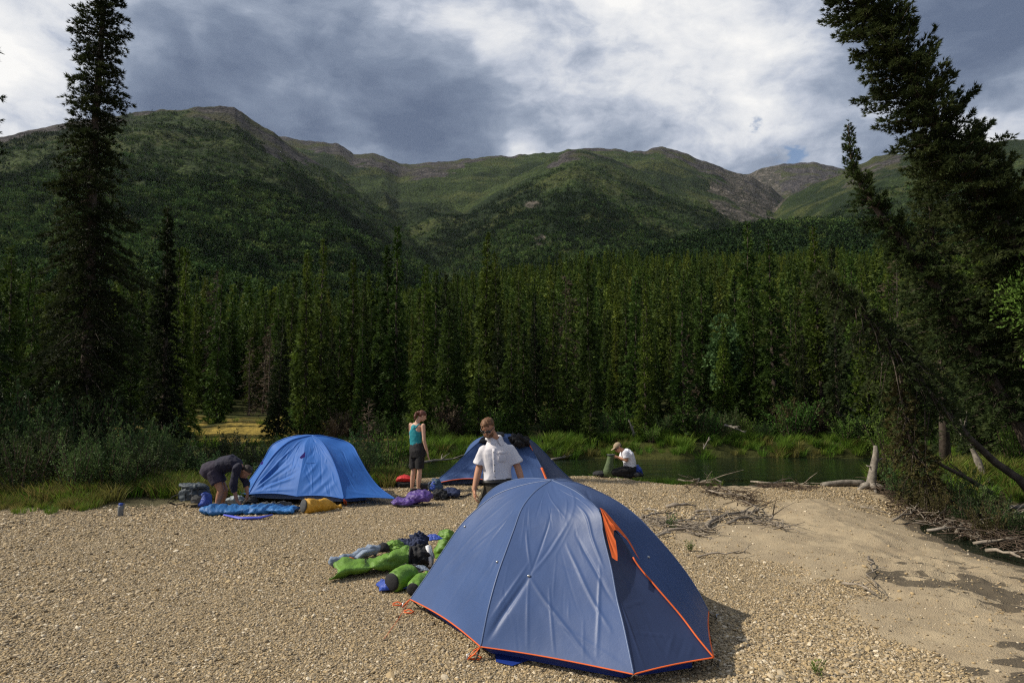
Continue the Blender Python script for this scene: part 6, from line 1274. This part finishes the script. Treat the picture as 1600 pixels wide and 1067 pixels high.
loft(mb, [(H(650, 695), sdir, .135, .105), (wai, sdir, .131, .100), (H(649.4, 680), sdir, .140, .108), (H(649.5, 674.5), sdir, .138, .110), (H(650, 669.5) + bk * .01, sdir, .085, .104), (H(651, 664.5) + bk * .005, sdir, .075, .094)], 26)
for sg in (-1, 1): mb.tube([H(650.5, 668) + bk * .085 + sdir * sg * .05, nek + sdir * sg * .065 + bk * .045 + Vector((0, 0, -.03)), nek + sdir * sg * .078 + Vector((0, 0, -.012)), nek + sdir * sg * .085 - bk * .07 + Vector((0, 0, -.06)), H(650.5, 672) - bk * .10 + sdir * sg * .07], [.03, .022, .018, .02, .03], 8, flat=.6)
me = fuse(mb, 'tank_top', .008, 4, .014, 8, 9, .6); o = link('tank_top', me, TEAL, root); local(o, root)
mb = MB(); loft(mb, [(H(650.5, 692.5), sdir, .140, .112), (H(652, 704), sdir, .182, .145), (H(653, 714), sdir, .18, .135)], 24)
for a_, b_ in ((hpL, knL), (hpR, knR)): mb.tube([a_, a_.lerp(b_, .5), a_.lerp(b_, .90)], [.100, .095, .088], 18)
me = fuse(mb, 'shorts', .009, 4, .018, 8, 10, .5); o = link('shorts', me, SHORTB, root); local(o, root)
for c_ in (anL, anR): mb = MB(); mb.tube([c_ + Vector((-.02, -.01, -.04)), c_ + Vector((.06, .03, -.055)), c_ + Vector((.16, .075, -.065))], [.040, .042, .028], 12); mb.build('shoe', BLACK, root, world=True)
# ---- bending person
Y = 11.9; root = thing('person', 'person in dark navy clothes bending down over the blue sleeping bag', 'person', (at(340, 797, Y).x, Y, gz(at(340, 797, Y).x, Y)))
mb = MB(); sdir = Vector((.12, -.99, 0)); hip, mid, che, nek = H(333, 735), H(348, 726), H(363, 723), H(375, 728)
loft(mb, [(H(326, 740), sdir, .13, .11), (hip, sdir, .165, .135), (mid, sdir, .15, .115), (che, sdir, .17, .12), (nek, sdir, .08, .06)])
hc = H(383.5, 737, -.02); w, R = head(mb, hc, (.35, -.15, -.92), (.9, 0, .35), 1.0); limb(mb, nek, w(0, -.03, -.06), .055, .052)
sh1, sh2 = H(371, 730, -.17), H(373, 730, .17); el1, wr1, el2, wr2 = H(364, 758, -.20), H(370, 782, -.14), H(384, 753, .10), H(386.5, 770, .02)
for a_, b_, c_ in ((sh1, el1, wr1), (sh2, el2, wr2)): limb(mb, a_, b_, .046, .036); limb(mb, b_, c_, .037, .025, mid=.035)
hand(mb, wr1, (.7, 0, -.7), (-.2, .1, -1), (.5, 1, 0), 1.0, .6); hand(mb, wr2, (.1, -.1, -1), (-1, 0, 0), (0, -1, 0), 1.0, .7)
hpL, hpR, knL, knR, anL, anR = H(335, 741, -.09), H(338, 741, .09), H(345, 766, -.12), H(351, 766, .10), H(338.5, 792, -.10), H(345, 791, .12)
for a_, b_, c_ in ((hpL, knL, anL), (hpR, knR, anR)): limb(mb, a_, b_, .088, .058); limb(mb, b_, c_, .056, .036, mid=.055); mb.tube([c_, c_ + Vector((.08, -.02, -.045)), c_ + Vector((.17, -.03, -.06))], [.036, .038, .024], 10)
o = link('body', fuse(mb, 'body', .006), SKIN3, root); local(o, root)
me = hair_cap(w, R, 1.0, None, .014, 8); o = link('hair', me, HAIR3, root); local(o, root)
mb = MB(); loft(mb, [(H(340, 732), sdir, .175, .135), (mid, sdir, .178, .138), (che, sdir, .192, .142), (H(371, 726), sdir, .175, .11), (H(376, 729), sdir, .09, .075)], 24)
for a_, b_, c_ in ((sh1, el1, wr1), (sh2, el2, wr2)): mb.tube([a_, b_], [.075, .060], 16); mb.sph(a_, .075, 8); mb.sph(b_, .059, 8); mb.tube([b_, b_.lerp(c_, .45)], [.060, .056], 16)
me = fuse(mb, 'shirt', .009, 4, .030, 8, 12, .7); o = link('shirt', me, NAVYS, root); local(o, root)
mb = MB(); loft(mb, [(H(321, 743), sdir, .14, .12), (H(326, 737), sdir, .185, .17), (H(335, 733), sdir, .188, .165), (H(344, 730), sdir, .175, .14)], 24)
for a_, b_ in ((hpL, knL), (hpR, knR)): mb.tube([H(332, 738) + (a_ - hpL) * .9, a_, a_.lerp(b_, .55)], [.14, .125, .115], 18)
me = fuse(mb, 'shorts', .009, 5, .022, 8, 13, .6); o = link('shorts', me, PLUM, root); local(o, root)
for c_ in (anL, anR): mb = MB(); mb.tube([c_ + Vector((-.02, 0, -.03)), c_ + Vector((.08, -.02, -.045)), c_ + Vector((.18, -.03, -.06))], [.044, .044, .03], 12); mb.build('shoe', BLACK, root, world=True)
# ---- kneeling person
Y = 16.6; root = thing('person', 'person in a white tee and tan cap kneeling by the river with a green bag', 'person', (at(975, 744, Y).x, Y, gz(at(975, 744, Y).x, Y)))
mb = MB(); sdir = Vector((.25, -.97, 0)).normalized(); hip, mid, che, nek = H(983, 733), H(984, 722), H(981, 711), H(974, 704)
loft(mb, [(H(983, 738), sdir, .14, .12), (hip, sdir, .165, .13), (mid, sdir, .15, .115), (che, sdir, .17, .12), (nek, sdir, .07, .06)])
hc = H(966, 699.5); w, R = head(mb, hc, (-.80, -.25, -.55), (-.5, 0, .9), 1.0); limb(mb, nek, w(0, -.02, -.06), .055, .052)
sh1, sh2 = H(978, 708.5, -.18), H(975, 708, .17); el1, wr1, el2, wr2 = H(979, 719, -.22), H(965.5, 714.5, -.12), H(971, 717, .2), H(962, 713, .02)
for a_, b_, c_ in ((sh1, el1, wr1), (sh2, el2, wr2)): limb(mb, a_, b_, .048, .038); limb(mb, b_, c_, .038, .026, mid=.036)
hand(mb, wr1, (-1, .1, .15), (0, .5, -.8), (0, .5, 1), 1.0, .6); hand(mb, wr2, (-1, 0, 0), (0, -.5, -.8), (0, 0, 1), 1.0, .6)
hpL, hpR = H(982, 734, -.10), H(982, 734, .10); knL, knR, anL, anR = H(958, 738, -.16), H(960, 738.5, .14), H(985, 743.5, -.13), H(986, 743.5, .12)
for a_, b_, c_ in ((hpL, knL, anL), (hpR, knR, anR)): limb(mb, a_, b_, .088, .060); limb(mb, b_, c_, .056, .038, mid=.052); mb.tube([c_, c_ + Vector((.10, 0, .0)), c_ + Vector((.17, 0, -.0))], [.038, .036, .022], 10)
o = link('body', fuse(mb, 'body', .006), SKIN, root); local(o, root)
me = hair_cap(w, R, 1.0, None, .01, 9, low=-.03); o = link('hair', me, HAIR3, root); local(o, root)
mb = MB(); mb.sph(w(0, -.008, .055), (.088, .104, .078), 14, R); mb.sph(w(0, .12, .052), (.070, .072, .012), 12, R); me = fuse(mb, 'cap', .007, 3); o = link('cap', me, CAPC, root); local(o, root)
mb = MB()
for x in (-1, 1): mb.sph(w(x * .034, .084, .006), (.030, .010, .02), 8, R)
mb.tube([w(-.08, 0, .01), w(-.06, .08, .01), w(.06, .08, .01), w(.08, 0, .01)], .005, 5); mb.build('glasses', GLASS, root, world=True)
mb = MB(); loft(mb, [(H(984, 729), sdir, .185, .14), (mid, sdir, .185, .145), (che, sdir, .195, .145), (H(976, 706), sdir, .165, .11), (H(973.5, 704), sdir, .08, .07)], 24)
for a_, b_ in ((sh1, el1), (sh2, el2)): mb.tube([a_, a_.lerp(b_, .75)], [.078, .080], 16); mb.sph(a_, .078, 8)
me = fuse(mb, 'tee_shirt', .010, 4, .028, 7, 15, .6); o = link('tee_shirt', me, TEE, root); local(o, root)
mb = MB(); loft(mb, [(H(983, 741), sdir, .17, .14), (H(984, 733), sdir, .190, .155), (H(984, 727), sdir, .170, .13)], 22)
for a_, b_, c_ in ((hpL, knL, anL), (hpR, knR, anR)): limb(mb, a_, b_, .112, .088); limb(mb, b_, c_, .080, .058)
me = fuse(mb, 'trousers', .010, 4, .025, 7, 16, .7); o = link('trousers', me, SHORTB, root); local(o, root)
# the green bag in the kneeling person's hands
t = thing('bag', 'olive green bag held open by the kneeling person', 'bag', zz_(at(952, 744, 16.45), 0)); mb = MB()
loft(mb, [(at(951, 743.5, 16.45), (1, 0, 0), .13, .10), (at(951, 735, 16.45), (1, 0, 0), .125, .10), (at(952.5, 724, 16.45), (1, 0, 0), .085, .09), (at(954, 714, 16.45), (1, 0, 0), .075, .08), (at(955, 710.5, 16.45), (1, 0, 0), .085, .085)], 24)
me = mb.mesh('bag_body'); fold(me, .03, 9, 5); o = link('bag_body', me, OLIVE, t); local(o, t)
mb = MB(); c = at(954.5, 710.3, 16.45); mb.tube([c + Vector((math.cos(a) * .088, math.sin(a) * .085, 0)) for a in np.linspace(0, 6.28, 20)], .013, 6); mb.build('bag_rim', DGREY, t, world=True)
# ================================================================ HAZE
mh = bpy.data.materials.new('haze_air'); mh.use_nodes = True; t = NT(mh.node_tree)
pv = t.n('ShaderNodeVolumePrincipled'); pv.inputs['Color'].default_value = (.80, .88, 1.0, 1); pv.inputs['Density'].default_value = 1.1e-5; pv.inputs['Anisotropy'].default_value = .2
ho = t.n('ShaderNodeOutputMaterial'); t.l(pv.outputs[0], ho.inputs['Volume'])
zt = max(v.co.z for v in bpy.data.objects['mountains'].data.vertices); zb = min(min(v.co.z for v in bpy.data.objects[n_].data.vertices) for n_ in ('mountains', 'far_bank', 'gravel_bar'))
mb = MB(); mb.box((0, 0, (zt + zb) / 2 + 10), (9300, 9300, (zt - zb) / 2 + 30)); tag(mb.build('haze', mh, None, False), kind='stuff')
